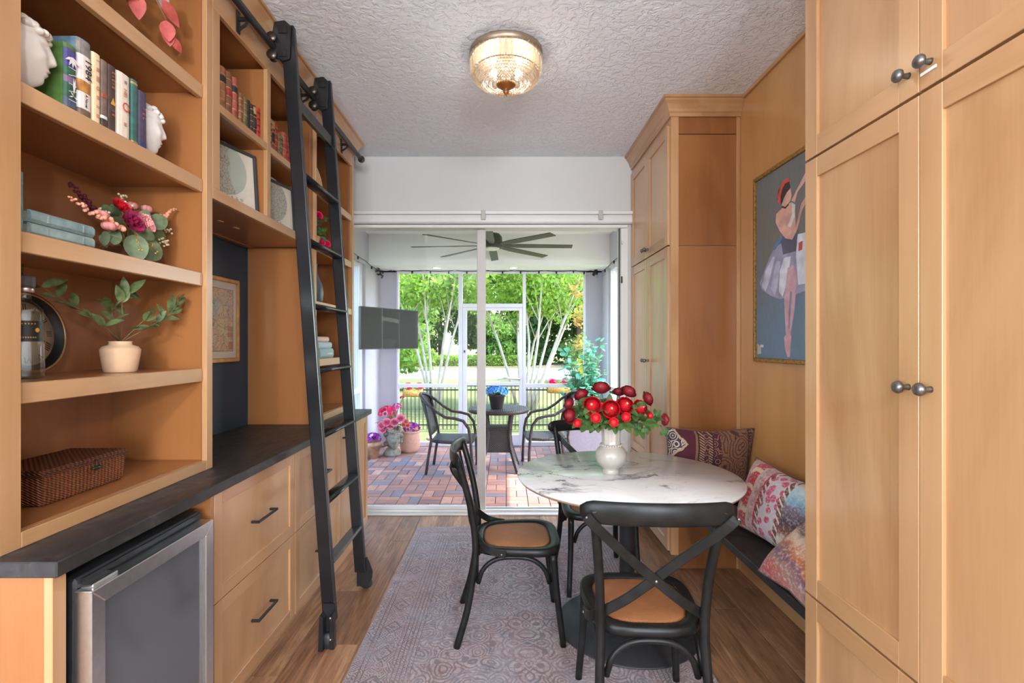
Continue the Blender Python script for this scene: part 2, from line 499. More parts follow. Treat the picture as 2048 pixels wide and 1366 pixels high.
struct('wall_left', M().box(XL-.12, XL, .7, 4.33, -.09, CE), wallm)
rw = struct('wall_right', M().box(XR, XR+.12, .7, 4.33, -.09, CE), wallm)
part(rw, 'veneer_panel', M().box(XR-.012, XR, 1.70, 3.2, 0, CE), wpanel)
part(rw, 'top_moulding', M().box(XR-.03, XR-.012, 1.70, 3.19, CE-.022, CE), wy, .003)
part(rw, 'baseboard', M().box(XR-.028, XR-.012, 1.73, 3.18, 0, .105), wy, .004)
OX0, OX1, OZ = -1.46, .955, 2.395
bw = M()
bw.box(XL-.12, OX0, YW, YW+.18, -.09, CE); bw.box(OX1+.06, XR+.12, YW, YW+.18, -.09, CE); bw.box(OX0, OX1+.06, YW, YW+.18, 2.49, CE)
struct('wall_back', bw, wallm)
# kitchen end of the room, behind the viewpoint, with window openings added for fill light
kb = M(); kb.box(-2.7, .15, -5.72, -5.6, -.09, CE); kb.box(2.55, 2.7, -5.72, -5.6, -.09, CE); kb.box(.15, 2.55, -5.72, -5.6, -.09, .6); kb.box(.15, 2.55, -5.72, -5.6, 2.6, CE)
struct('wall_front', kb, wallm)
struct('wall_kitchen_left', M().box(-2.82, -2.7, -5.72, -2.6, -.09, CE).box(-2.82, -2.7, -1, .7, -.09, CE).box(-2.82, -2.7, -2.6, -1, -.09, .6).box(-2.82, -2.7, -2.6, -1, 2.5, CE).box(-2.7, XL-.12, .7, .82, -.09, CE), wallm)
struct('wall_kitchen_right', M().box(2.7, 2.82, -5.72, .7, -.09, CE).box(XR+.12, 2.7, .7, .82, -.09, CE), wallm)
wf = struct('window_1', M().box(.15, .23, -5.7, -5.62, .6, 2.6).box(2.47, 2.55, -5.7, -5.62, .6, 2.6).box(.23, 2.47, -5.7, -5.62, .6, .68).box(.23, 2.47, -5.7, -5.62, 2.52, 2.6).box(1.32, 1.38, -5.7, -5.62, .68, 2.52), whitem)

# sliding door set in the back wall
d1 = struct('door_1', M().box(OX1, OX1+.06, YW-.005, YW+.15, 0, 2.49).box(OX0, OX1, YW+.01, YW+.15, OZ, 2.49), whitem, bevel=.004)
part(d1, 'jamb_bead', M().box(OX1-.008, OX1, YW+.04, YW+.06, 0, OZ), darkgrey)
tr = part(d1, 'floor_track', M().box(OX0, OX1, YW+.0, YW+.06, 0, .012).box(OX0, OX1, YW+.06, YW+.145, -.012, .03), whitem, .003)
part(tr, 'track_groove', M().box(OX0, OX1, YW+.095, YW+.105, .028, .034), darkgrey)
part(d1, 'strike_plate', M().box(OX1-.004, OX1+.008, YW-.02, YW-.004, 1.93, 1.985), blackm, .002)
part(d1, 'catch', M().box(OX1+.0, OX1+.012, YW-.02, YW-.004, 2.25, 2.28), steel, .002)
lf = part(d1, 'sliding_panel', M().box(-.245, -.172, YW+.07, YW+.115, .03, OZ), plain('taupe_door_stile', srgb(190, 184, 178), .45, var=.02), .004, label='slim taupe stile of the sliding glass panel')
part(lf, 'bottom_rail', M().box(OX0, -.245, YW+.07, YW+.115, .03, .055), whitem, .003)
part(lf, 'glass_pane', M().box(OX0, -.245, YW+.088, YW+.094, .055, OZ), glassm)
# shade cassette over the door
vz = thing('shade_cassette', 'long white roller shade cassette mounted above the sliding glass door', 'shade', (-.27, YW-.03, 2.45))
va = [(-.0, 2.49), (-.05, 2.485), (-.058, 2.455), (-.058, 2.425), (-.04, 2.415), (0, 2.415)]
part(vz, 'headrail', M().prism([(YW-.001+a, b) for a, b in va], XL+.005, 1.045, 'x'), whitem, .003)
part(vz, 'upper_channel', M().box(XL+.005, 1.045, YW-.075, YW-.002, 2.486, 2.512), whitem, .003)
part(vz, 'hem_bar', M().box(OX0, OX1+.05, YW-.03, YW-.004, 2.385, 2.41), whitem, .004)
for x in (-1.262, -.185, .773):
    part(vz, 'bracket', M().box(x-.018, x+.018, YW-.078, YW-.06, 2.44, 2.516), plain('grey_clip', srgb(176, 172, 166), .5), .003)

# ------------------------------------------------------------------ cabinet helpers
def shaker(par, name, X, d, y0, y1, z0, z1, st=.065, rec=.009, th=.02, rl=None):
    """a framed door whose face looks along d (+1/-1) on x; the panel is the part, its frame pieces sub-parts"""
    rl = rl or st
    b = X-d*th
    dr = part(par, name, M().box(b+d*.002, X-d*rec, y0+st-.004, y1-st+.004, z0+rl-.004, z1-rl+.004), wz)
    for a0, a1 in ((y0, y0+st), (y1-st, y1)): part(dr, 'stile', M().box(b, X, a0, a1, z0, z1), wz, .0012)
    for c0, c1 in ((z0, z0+rl), (z1-rl, z1)): part(dr, 'rail', M().box(b, X-d*.0003, y0+st, y1-st, c0, c1), wy, .0012)
    return dr
def pull(dr, X, d, y0, y1, z):
    m = M()
    m.box(X+d*.026, X+d*.035, y0, y1, z-.005, z+.005); m.box(X, X+d*.03, y0, y0+.011, z-.005, z+.005); m.box(X, X+d*.03, y1-.011, y1, z-.005, z+.005)
    part(dr, 'bar_pull', m, blackm, .0015, label='black bar pull')
def knob(dr, X, d, y, z, r=.0165):
    pf = [(.0085, 0), (.007, .006), (.0055, .018), (.008, .022), (r*.95, .024), (r, .029), (r*.85, .035), (r*.45, .039), (.001, .040)]
    part(dr, 'knob', M().lathe([(a, d*c) for a, c in pf], 20, (X, y, z), 'x'), knobm, label='rounded pewter knob')
def crown(par, path, outs, prof, name='crown_moulding'):
    rings = []
    for (x, y), (ox, oy) in zip(path, outs):
        rings.append([(x+ox*o, y+oy*o, z) for o, z in prof])
    part(par, name, M().loft(rings, smooth=False), wy)
CP = [(0, 2.865), (.010, 2.865), (.012, 2.885), (.020, 2.893), (.024, 2.91), (.036, 2.935), (.050, 2.952), (.052, 2.962), (.062, 2.965), (.062, CE-.001), (0, CE-.001)]

# ------------------------------------------------------------------ left built-in: base run
XC = -1.03; ZW = .94
wt = solo('worktop', M().box(-1.57, -1.005, 1.118, 3.745, ZW-.036, ZW), lamm, 'long dark stone-look worktop running under the bookcases', 'worktop', (-1.29, 2.4, ZW-.036), bevel=.003)
ep = thing('cooler_surround', 'maple end panel and frame housing the beverage cooler', 'cabinet', (-1.3, 1.16, 0))
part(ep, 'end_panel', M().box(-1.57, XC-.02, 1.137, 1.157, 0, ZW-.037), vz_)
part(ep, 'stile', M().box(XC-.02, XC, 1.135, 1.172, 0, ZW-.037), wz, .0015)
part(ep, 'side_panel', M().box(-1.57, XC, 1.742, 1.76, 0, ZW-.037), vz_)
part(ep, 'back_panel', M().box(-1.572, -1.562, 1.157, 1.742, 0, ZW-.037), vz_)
fr = thing('beverage_cooler', 'stainless framed beverage cooler with dark glass door under the worktop', 'cooler', (-1.28, 1.44, 0))
part(fr, 'body', M().box(-1.55, -1.035, 1.20, 1.70, .03, .862), darkgrey, .006)
for y in (1.24, 1.64): part(fr, 'foot', M().lathe([(.02, 0), (.02, .03)], 12, (-1.1, y, 0)), blackm)
FX = -.986; fy0, fy1, fz0, fz1, fw = 1.19, 1.686, .075, .838, .042
cd = part(fr, 'door', M().box(-1.03, FX-.012, fy0+.01, fy1-.01, fz0+.01, fz1-.01), smokem)
def mit(a): return [[(-1.03, *p) for p in a], [(FX, *p) for p in a]]
i0, i1, j0, j1 = fy0+fw, fy1-fw, fz0+fw, fz1-fw
for q in ([(fy0, fz0), (i0, j0), (i0, j1), (fy0, fz1)], [(fy1, fz0), (fy1, fz1), (i1, j1), (i1, j0)], [(fy0, fz1), (i0, j1), (i1, j1), (fy1, fz1)], [(fy0, fz0), (fy1, fz0), (i1, j0), (i0, j0)]):
    part(cd, 'steel_frame', M().loft(mit(q), smooth=False), steel, .0015)
part(cd, 'hinge_cap', M().box(-1.05, -1.0, fy0+.02, fy0+.10, fz1, fz1+.008), steel, .002)
part(fr, 'control_strip', M().box(-1.034, -1.03, 1.22, 1.68, .845, .858), blackm)
for nm, (a, b), lab in (('drawer_cabinet', (1.764, 2.44), 'maple base cabinet with two deep drawers beside the beverage cooler'), ('drawer_cabinet', (2.443, 3.12), 'maple base cabinet with two deep drawers behind the library ladder')):
    t = thing(nm, lab, 'cabinet', (-1.3, (a+b)/2, 0), 'two-drawer base cabinets')
    part(t, 'carcass', M().box(-1.56, XC-.021, a+.001, b-.001, .1, ZW-.037), wz)
    part(t, 'toe_kick', M().box(-1.56, -1.10, a+.001, b-.001, 0, .1), wy)
    for z0, z1 in ((.105, .502), (.506, .90)):
        dr = shaker(t, 'drawer', XC, 1, a+.003, b-.003, z0, z1, .05)
        pull(dr, XC, 1, (a+b)/2-.085, (a+b)/2+.085, (z0+z1)/2+.005)
t = thing('door_cabinet', 'maple single door base cabinet at the far end of the worktop', 'cabinet', (-1.3, 3.42, 0))
part(t, 'carcass', M().box(-1.56, XC-.021, 3.123, 3.725, .1, ZW-.037), wz)
part(t, 'toe_kick', M().box(-1.56, -1.07, 3.123, 3.72, 0, .1), wy)
dr = shaker(t, 'door', XC, 1, 3.126, 3.722, .105, .90, .05)
pull(dr, XC, 1, 3.15, 3.16, .835)

# ------------------------------------------------------------------ left built-in: upper run
XF = -1.16; TOP = 2.765
t = thing('tall_bookcase', 'tall open maple bookcase standing on the near end of the worktop', 'bookcase', (-1.36, 1.56, ZW))
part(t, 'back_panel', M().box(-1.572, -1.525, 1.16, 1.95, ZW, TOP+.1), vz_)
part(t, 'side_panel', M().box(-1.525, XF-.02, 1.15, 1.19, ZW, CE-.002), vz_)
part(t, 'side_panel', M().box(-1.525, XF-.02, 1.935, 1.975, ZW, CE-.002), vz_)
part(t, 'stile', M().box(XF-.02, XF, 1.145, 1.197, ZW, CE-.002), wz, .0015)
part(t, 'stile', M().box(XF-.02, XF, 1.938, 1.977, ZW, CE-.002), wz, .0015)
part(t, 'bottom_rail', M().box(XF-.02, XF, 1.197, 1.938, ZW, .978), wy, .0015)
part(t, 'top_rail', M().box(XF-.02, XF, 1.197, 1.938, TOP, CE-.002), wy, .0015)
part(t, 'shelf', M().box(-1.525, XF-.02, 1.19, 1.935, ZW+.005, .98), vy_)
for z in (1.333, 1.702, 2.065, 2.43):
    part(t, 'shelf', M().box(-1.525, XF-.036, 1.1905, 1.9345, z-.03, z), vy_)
    part(t, 'shelf_nosing', M().box(XF-.036, XF-.014, 1.1905, 1.9345, z-.05, z+.001), wy, .002)
t = thing('bridge_cabinet', 'open maple bookshelf unit bridging over the navy desk niche', 'bookshelf', (-1.36, 2.5, 2.005))
y0, y1 = 1.978, 3.045
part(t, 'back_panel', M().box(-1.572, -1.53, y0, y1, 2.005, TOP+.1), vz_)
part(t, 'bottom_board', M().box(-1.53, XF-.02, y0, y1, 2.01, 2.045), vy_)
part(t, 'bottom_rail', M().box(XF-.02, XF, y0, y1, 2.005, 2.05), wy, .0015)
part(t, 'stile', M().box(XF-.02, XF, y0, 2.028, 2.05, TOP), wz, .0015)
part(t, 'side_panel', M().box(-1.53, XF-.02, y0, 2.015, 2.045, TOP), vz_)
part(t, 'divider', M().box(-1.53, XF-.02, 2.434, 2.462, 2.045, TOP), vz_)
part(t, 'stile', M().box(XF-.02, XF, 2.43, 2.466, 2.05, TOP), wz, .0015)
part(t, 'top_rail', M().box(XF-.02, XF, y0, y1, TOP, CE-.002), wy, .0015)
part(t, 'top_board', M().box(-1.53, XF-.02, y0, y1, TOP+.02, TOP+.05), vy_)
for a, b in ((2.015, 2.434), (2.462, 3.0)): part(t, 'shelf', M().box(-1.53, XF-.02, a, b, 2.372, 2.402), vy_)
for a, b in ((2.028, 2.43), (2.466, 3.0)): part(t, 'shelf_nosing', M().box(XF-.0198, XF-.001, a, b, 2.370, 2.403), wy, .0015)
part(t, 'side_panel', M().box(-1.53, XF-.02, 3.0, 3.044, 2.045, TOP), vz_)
for k in range(4):
    part(t, 'dowel_plug', M().box(-1.36, -1.345, 2.07+k*.14, 2.105+k*.14, 2.0085, 2.0102), plain('pale_plug', srgb(226, 200, 160), .5), label='pale plug')
t = thing('tower_bookcase', 'narrow tall maple bookcase at the far end behind the ladder', 'bookcase', (-1.36, 3.43, ZW))
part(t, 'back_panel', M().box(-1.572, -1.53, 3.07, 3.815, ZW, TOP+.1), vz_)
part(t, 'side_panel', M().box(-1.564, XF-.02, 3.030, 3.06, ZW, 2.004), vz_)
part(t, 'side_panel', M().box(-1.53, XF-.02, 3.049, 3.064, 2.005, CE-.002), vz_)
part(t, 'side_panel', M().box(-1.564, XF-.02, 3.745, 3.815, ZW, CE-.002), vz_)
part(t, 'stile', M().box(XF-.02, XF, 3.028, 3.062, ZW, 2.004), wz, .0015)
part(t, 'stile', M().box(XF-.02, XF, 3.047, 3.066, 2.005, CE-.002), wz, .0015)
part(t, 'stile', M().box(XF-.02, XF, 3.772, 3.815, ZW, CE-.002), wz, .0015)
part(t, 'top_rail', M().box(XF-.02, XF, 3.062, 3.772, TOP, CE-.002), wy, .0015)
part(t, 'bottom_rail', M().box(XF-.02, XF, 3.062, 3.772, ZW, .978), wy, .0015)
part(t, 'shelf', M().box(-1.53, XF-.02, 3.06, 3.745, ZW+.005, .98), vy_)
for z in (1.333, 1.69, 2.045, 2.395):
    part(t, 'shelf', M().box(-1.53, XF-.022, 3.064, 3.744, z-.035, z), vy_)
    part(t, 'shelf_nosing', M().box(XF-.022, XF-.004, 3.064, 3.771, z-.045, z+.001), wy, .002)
nb = solo('niche_back', M().box(-1.574, -1.566, 1.98, 3.03, ZW, 2.004), navy, 'navy painted back panel of the desk niche', 'panel', (-1.57, 2.5, ZW))
t = thing('crown_cornice', 'maple crown cornice along the top of the left bookcases', 'moulding', (-1.2, 2.5, 2.9))
crown(t, [(XF, 1.12), (XF, 3.816), (-1.574, 3.816)], [(1, 0), (1, 1), (0, 1)], CP)

# ladder rail
rl = thing('ladder_rail', 'black round steel rail for the library ladder below the cornice', 'rail', (-1.1, 2.5, 2.83))
part(rl, 'tube', M().tube([(-1.10, 1.0, 2.83), (-1.10, 3.80, 2.83)], .0165, 14), blackm)
part(rl, 'end_stop', M().lathe([(.001, 0), (.024, .0), (.026, .012), (.022, .03), (.001, .032)], 14, (-1.10, 3.79, 2.83), 'y'), bronze)
for y in (1.35, 2.16, 2.82, 3.52):
    b = part(rl, 'rail_bracket', M().box(XF, XF+.006, y-.014, y+.014, 2.77, 2.866).box(XF+.004, -1.10, y-.007, y+.007, 2.822, 2.838), blackm, .002)
    part(b, 'brace', M().band([(XF+.004, y, 2.785), (-1.125, y, 2.805), (-1.108, y, 2.826)], .012, .006, (0, 1, 0)), blackm)

# library ladder
ld = thing('library_ladder', 'tall black wooden rolling library ladder leaning on the rail in front of the bookcases', 'ladder', (-.86, 2.63, 0))
LY = (2.385, 2.885); zt, zb = 2.94, .035
def lx(z): return -1.042+(zt-z)*(.207/2.9)
for k, y in enumerate(LY):
    tt = .030
    m = M(); st_ = []
    hw = .034
    for z in (zb+.08, zt): st_.append([(lx(z)-hw*.85, y-tt/2, z), (lx(z)+hw, y-tt/2, z), (lx(z)+hw, y+tt/2, z), (lx(z)-hw*.85, y+tt/2, z)])
    m.loft(st_, smooth=False)
    sp = part(ld, 'stile', m, ladm, .004, 2)
    # rail trolley
    cx = lx(2.86)-.03
    hg = part(ld, 'rail_hanger', M().prism([(cx-.035, 2.785), (cx+.01, 2.765), (cx+.045, 2.775), (cx+.05, 2.93), (cx+.02, 2.958), (cx-.03, 2.95), (cx-.038, 2.9)], y-tt/2-.012, y-tt/2, 'y'), blackm, .004, label='cast black rail hanger')
    for zz in (2.862, 2.795):
        part(hg, 'wheel', M().lathe([(.001, -.016), (.024, -.016), (.024, -.010), (.015, -.004), (.015, .004), (.024, .010), (.024, .016), (.001, .016)], 18, (-1.10, y-.03 if zz > 2.83 else y-.025, zz+(.006 if zz > 2.83 else -.006)), 'y'), bronze)
    for zz in (2.91, 2.80):
        part(hg, 'slotted_boss', M().box(cx-.006, cx+.034, y-tt/2-.017, y-tt/2-.010, zz-.018, zz+.018).box(cx-.002, cx+.004, y-tt/2-.020, y-tt/2-.016, zz-.012, zz+.012).box(cx+.010, cx+.016, y-tt/2-.020, y-tt/2-.016, zz-.012, zz+.012), blackm, .002)
    # floor caster
    fx = lx(.06)
    yb = y-tt/2-.004
    cs = part(ld, 'foot_caster', M().box(fx-.03, fx+.03, yb-.004, yb, .02, .20).prism([(fx-.036, .0), (fx-.012, .0), (fx-.012, .15), (fx-.028, .17)], yb-.05, yb, 'y').prism([(fx+.012, .0), (fx+.034, .0), (fx+.03, .17), (fx+.012, .15)], yb-.035, yb, 'y') if k == 0 else
              M().prism([(fx-.03, .02), (fx+.034, .02), (fx+.06, .07), (fx+.062, .11), (fx+.045, .16), (fx+.03, .19), (fx-.03, .19)], y+tt/2, y+tt/2+.01, 'y'), blackm, .002, label='polished black floor caster')
    part(cs, 'wheel', M().lathe([(.001, -.01), (.034, -.01), (.036, 0), (.034, .01), (.001, .01)], 18, (fx+.02 if k else fx, yb-.02 if k == 0 else y+tt/2+.022, .036), 'y'), darkgrey)
    for zz in (.05, .15): part(cs, 'bolt', M().ell((fx+.018, (yb-.038) if k == 0 else y+tt/2+.012, zz), (.005, .004, .005), 8, 6), steel)
for z in (2.243, 1.928, 1.613, 1.298, .983, .668):
    x = lx(z)
    part(ld, 'rung', M().loft([[(x+.036*math.cos(a), yy, z+.014*math.sin(a)) for a in [2*PI*i/16 for i in range(16)]] for yy in (LY[0]+.014, LY[1]-.014)]), ladm)
for z, h in ((2.585, .055), (.36, .05)):
    x = lx(z)
    part(ld, 'cross_brace', M().box(x-.012+.01, x+.012+.01, LY[0]+.014, LY[1]-.014, z-h/2, z+h/2) if z > 1 else M().loft([[(x-.03, yy, z+.02), (x+.03, yy, z+.028), (x+.034, yy, z+.012), (x-.026, yy, z)] for yy in (LY[0]+.014, LY[1]-.014)], smooth=False), ladm, .003)

# ------------------------------------------------------------------ right side cabinets
XN = 1.035
t = thing('pantry_cabinet', 'tall maple pantry cabinet closest to the viewpoint on the right wall', 'cabinet', (1.27, 1.25, 0))
part(t, 'carcass', M().box(XN+.021, 1.498, .768, 1.732, .1, CE-.002), wz)
part(t, 'toe_kick', M().box(1.11, 1.498, .768, 1.732, 0, .1), wy)
part(t, 'top_rail', M().box(XN+.001, XN+.021, .768, 1.732, 2.88, CE-.002), wy)
ymid = 1.2525
for a, b, s in ((.772, ymid-.0015, 1), (ymid+.0015, 1.73, -1)):
    for z0, z1, kz in ((2.060, 2.875, 2.118), (.577, 2.052, 1.318)):
        d_ = shaker(t, 'door', XN, -1, a, b, z0, z1)
        knob(d_, XN, -1, (b-.032) if s == 1 else (a+.032), kz)
    d_ = shaker(t, 'drawer_front', XN, -1, a, b, .105, .569)
sp = part(t, 'magnet_catch', M().box(XN-.003, XN-.0005, 1.20, 1.247, 2.094, 2.102), plain('white_catch', (.8, .8, .8), .4), .001)
t = thing('linen_cabinet', 'tall maple cabinet at the far end beside the sliding door', 'cabinet', (1.27, 3.66, 0))
XN2 = 1.045
part(t, 'carcass', M().box(XN2+.021, 1.498, 3.19, 4.14, .1, CE-.002), wz)
part(t, 'toe_kick', M().box(1.13, 1.498, 3.19, 4.14, 0, .1), wy)
part(t, 'end_stile', M().box(XN2+.002, XN2+.05, 3.168, 3.19, .09, CE-.002), wz, .0015)
part(t, 'end_stile', M().box(1.462, 1.487, 3.170, 3.19, 0, CE-.002), wz, .0015)
for z0, z1 in ((2.762, 2.90), (2.052, 2.756), (.002, 2.046)):
    part(t, 'end_panel', M().box(XN2+.05 if z0 > .1 else XN2+.05, 1.462, 3.174, 3.19, max(z0, .002), z1), vz_, .0012)
part(t, 'face_frame', M().box(XN2+.001, XN2+.021, 3.19, 4.14, 2.83, CE-.002).box(XN2+.001, XN2+.021, 3.19, 3.198, .1, 2.83), wy)
for a, b, s in ((3.20, 3.668, 1), (3.671, 4.138, -1)):
    for z0, z1, kz in ((2.060, 2.825, 2.115), (.577, 2.052, 1.305)):
        d_ = shaker(t, 'door', XN2-.012, -1, a, b, z0, z1)
        knob(d_, XN2-.012, -1, (b-.032) if s == 1 else (a+.032), kz, .014)
    shaker(t, 'drawer_front', XN2-.012, -1, a, b, .105, .569)
crown(t, [(XN2, 4.145), (XN2, 3.168), (1.487, 3.168)], [(-1, 0), (-1, -1), (0, -1)], CP)
bn = solo('bench_slab', M().box(1.10, 1.487, 1.735, 3.167, .41, .45), lamm, 'dark floating bench slab fixed to the right wall between the cabinets', 'bench', (1.29, 2.45, .41), bevel=.003)
# ------------------------------------------------------------------ lanai (screened porch)
LX0, LX1, LY0, LY1, LZ = -1.80, 1.36, 4.33, 7.10, 2.86
FZ = -.02
pv = struct('lanai_floor', M().box(LX0-.2, LX1+.2, LY0-.02, LY1+.14, -.16, FZ-.028), plain('paver_sand_bed', srgb(96, 84, 80), .9))
cells = []
S = .2; th = .058
nxb, nyb = int((LX1-LX0)/S)+1, int((LY1-LY0)/S)+1
for i in range(nxb):
    for j in range(nyb):
        cx, cy = LX0+S*(i+.5), LY0+S*(j+.5)
        if cx > LX1 or cy > LY1: continue
        for k in (-1, 1):
            cells.append((cx+(k*S/4 if (i+j) % 2 else 0), cy+(0 if (i+j) % 2 else k*S/4), (i+j) % 2))
vis = [c for c in cells if c[1] > 4.30 and c[0] > -1.33*c[1]/4.3-.0 and -(0.30*c[1]) < c[0] < .26*c[1]]
vis.sort(key=lambda c: c[1])
near = set(vis[:298]); rest = [c for c in cells if c not in near]
g = .0022
pm = mesh_of('brick', M().box(-S/2+g, S/2-g, -S/4+g, S/4-g, FZ-.03, FZ), brick1, .004)
for (x, y, q) in vis[:298]:
    o = bpy.data.objects.new('brick', pm); C.objects.link(o); o.parent = pv
    o.location = (x, y, R.uniform(-.0012, .0012)); o.rotation_euler = (0, 0, PI/2 if q else 0)
mm = M()
for (x, y, q) in rest:
    a, b = (S/4, S/2) if q else (S/2, S/4)
    mm.box(x-a+g, x+a-g, y-b+g, y+b-g, FZ-.03, FZ)
part(pv, 'far_bricks', mm, brick2, kind='stuff')
struct('lanai_ceiling', M().box(LX0-.2, LX1+.2, LY0, LY1+.2, LZ, LZ+.1).box(LX0, LX1, 6.55, LY1, 2.46, LZ), lanaic)
# side and far walls of the lanai: piers, headers, low kerb
lw = struct('wall_lanai_left', M().box(LX0-.2, LX0, 6.40, LY1+.15, -.1, LZ).box(LX0-.2, LX0, LY0, 6.40, 2.44, LZ).box(LX0-.2, LX0, LY0, 6.4, -.1, FZ+.06).box(LX0-.2, LX0, LY0-.02, 4.7, -.1, 2.44), [stucco])
rwl = struct('wall_lanai_right', M().box(LX1, LX1+.2, 6.72, LY1+.15, -.1, LZ).box(LX1, LX1+.2, LY0, 6.72, 2.44, LZ).box(LX1, LX1+.2, LY0, 6.72, -.1, FZ+.06), [stucco])
struct('wall_lanai_far', M().box(LX0, -1.545, LY1, LY1+.15, -.1, 2.46).box(1.125, LX1, LY1, LY1+.15, -.1, 2.46).box(LX0, LX1, LY1, LY1+.15, 2.44, LZ).box(-1.545, 1.125, LY1+.02, LY1+.12, -.1, FZ+.03), [stucco])
def screenframe(name, axis, c, bars_v, bars_h, pane, th=.05):
    """aluminium screen wall on a plane; bars are (centre, width, lo, hi)"""
    def bx(a0, a1, z0, z1, t=th): return M().box(a0, a1, c-t/2, c+t/2, z0, z1) if axis == 'y' else M().box(c-t/2, c+t/2, a0, a1, z0, z1)
    r = None
    for a, wd, z0, z1 in bars_v:
        if r is None: r = struct(name, bx(a-wd/2, a+wd/2, z0, z1), alum, bevel=.004)
        else: part(r, 'upright', bx(a-wd/2, a+wd/2, z0, z1), alum, .004)
    for z, h, a0, a1 in bars_h: part(r, 'crossbar', bx(a0, a1, z-h/2, z+h/2, th*.9), alum, .004)
    for a0, a1, z0, z1 in pane: part(r, 'insect_screen', bx(a0, a1, z0, z1, .002), screenm)
    return r
yf = LY1-.02
sf = screenframe('window_2', 'y', yf,
    [(-.643, .058, FZ, 2.45), (-1.53, .03, FZ, 2.45), (.258, .046, FZ, 2.45), (1.112, .03, FZ, 2.45)],
    [(2.435, .03, -1.53, 1.112), (.835, .052, -1.515, -.672), (.835, .052, .281, 1.10), (1.965, .055, -.614, .235), (FZ+.03, .06, -1.515, -.672), (FZ+.03, .06, .281, 1.10)],
    [(-1.515, -.672, .861, 2.42), (-1.515, -.672, .01, .809), (.281, 1.10, .861, 2.42), (.281, 1.10, .01, .809), (-.614, .235, 1.99, 2.42)])
dd = struct('door_2', M().box(-.612, -.552, yf-.02, yf+.02, FZ+.01, 1.935), alum, bevel=.004)
part(dd, 'upright', M().box(.185, .233, yf-.02, yf+.02, FZ+.01, 1.935), alum, .004)
for z0, z1 in ((1.895, 1.935), (.835, .885), (FZ+.01, .14)): part(dd, 'crossbar', M().box(-.552, .185, yf-.018, yf+.018, z0, z1), alum, .004)
part(dd, 'insect_screen', M().box(-.552, .185, yf-.001, yf+.001, .14, 1.9), screenm)
part(dd, 'push_bar', M().tube([(-.12, yf-.05, .93), (.0, yf-.06, .945), (.20, yf-.06, .925)], .016, 8), steel, label='silver push bar')
part(dd, 'latch', M().box(-.595, -.575, yf-.035, yf-.02, 1.30, 1.335), blackm, .002)
sl = screenframe('window_3', 'x', LX0-.06,
    [(6.34, .12, FZ, 2.45), (4.75, .06, FZ, 2.45)], [(.835, .06, 4.78, 6.28), (2.42, .04, 4.78, 6.28)],
    [(4.78, 6.28, .865, 2.40), (4.78, 6.28, .04, .805)])
sr = screenframe('window_4', 'x', LX1+.06,
    [(6.69, .05, FZ, 2.45), (5.55, .05, FZ, 2.45), (4.36, .05, FZ, 2.45)], [(.835, .05, 4.38, 6.67), (2.42, .04, 4.38, 6.67)],
    [(5.575, 6.665, .86, 2.40), (5.575, 6.665, .04, .81), (4.385, 5.525, .86, 2.40), (4.385, 5.525, .04, .81)])
for x, lab in ((-.94, 'round recessed ceiling lamp in the lanai soffit near the television'), (.10, 'round recessed ceiling lamp in the lanai soffit above the screen door')):
    t = thing('recessed_light', lab, 'light', (x, 6.80, 2.46), 'lanai recessed lights')
    part(t, 'trim_ring', M().lathe([(.052, -.004), (.062, -.004), (.062, 0), (.052, 0)], 24, (x, 6.80, 2.459), cap=False), whitem)
    part(t, 'lens', M().lathe([(.001, -.002), (.05, -.002), (.05, 0), (.001, 0)], 24, (x, 6.80, 2.459)), ledm)
# ceiling fan
fc = (-.16, 5.60)
olive = plain('dark_olive_fan_blade', srgb(66, 66, 58), .5, var=.08)
t = thing('ceiling_fan', 'large dark olive eight-blade ceiling fan hanging in the lanai', 'fan', (fc[0], fc[1], LZ))
part(t, 'canopy', M().lathe([(.001, 2.86), (.075, 2.86), (.07, 2.82), (.03, 2.78), (.014, 2.77), (.014, 2.64), (.001, 2.64)], 24, (*fc, 0)), olive)
part(t, 'motor', M().lathe([(.001, 2.66), (.09, 2.655), (.115, 2.62), (.12, 2.57), (.13, 2.54), (.13, 2.505), (.10, 2.495), (.001, 2.495)], 28, (*fc, 0)), olive)
part(t, 'light_lens', M().lathe([(.001, 2.475), (.06, 2.477), (.085, 2.487), (.09, 2.497), (.001, 2.497)], 28, (*fc, 0)), plain('frosted_lens', (.75, .75, .72), .4))
for k in range(8):
    a = math.radians(-1+45*k)
    m = M()
    rg = []
    for q in range(9):
        r = .10+.80*q/8; wd = .04+.055*min(1, q/2.2) if q < 3 else .095-.0*q
        tw = -math.radians(14 - 5*q/8); sag = -.012*q/8
        e = [(-wd/2, -.004), (wd/2, -.004), (wd/2, .004), (-wd/2, .004)]
        rg.append([(r, p*math.cos(tw)-s_*math.sin(tw), 2.525+p*math.sin(tw)+s_*math.cos(tw)+sag) for p, s_ in e])
    m.loft(rg, smooth=False)
    m2 = M().add(m, Matrix.Translation((fc[0], fc[1], 0)) @ Matrix.Rotation(a, 4, 'Z'))
    part(t, 'blade', m2, olive, .0015)
# television on an arm
tv = thing('television', 'black flat television on a wall arm at the lanai side pier', 'television', (-1.335, 5.80, 1.60), rz=math.radians(59))
part(tv, 'screen', M().box(-.455, .455, -.012, -.006, -.225, .225), tvm, local=True)
part(tv, 'bezel', M().box(-.465, .465, -.010, .028, -.235, -.224).box(-.465, .465, -.010, .028, .224, .235).box(-.465, -.454, -.010, .028, -.224, .224).box(.454, .465, -.010, .028, -.224, .224), darkgrey, .002, local=True)
part(tv, 'rear_case', M().box(-.454, .454, -.006, .03, -.224, .224).box(-.28, .28, .03, .06, -.18, .12), darkgrey, .004, local=True)
ar = part(tv, 'wall_arm', M().tube([(0, .06, -.02), (.16, .30, -.02), (.08, .46, -.02), (.398, .768, -.02)], .016, 8), blackm, local=True)
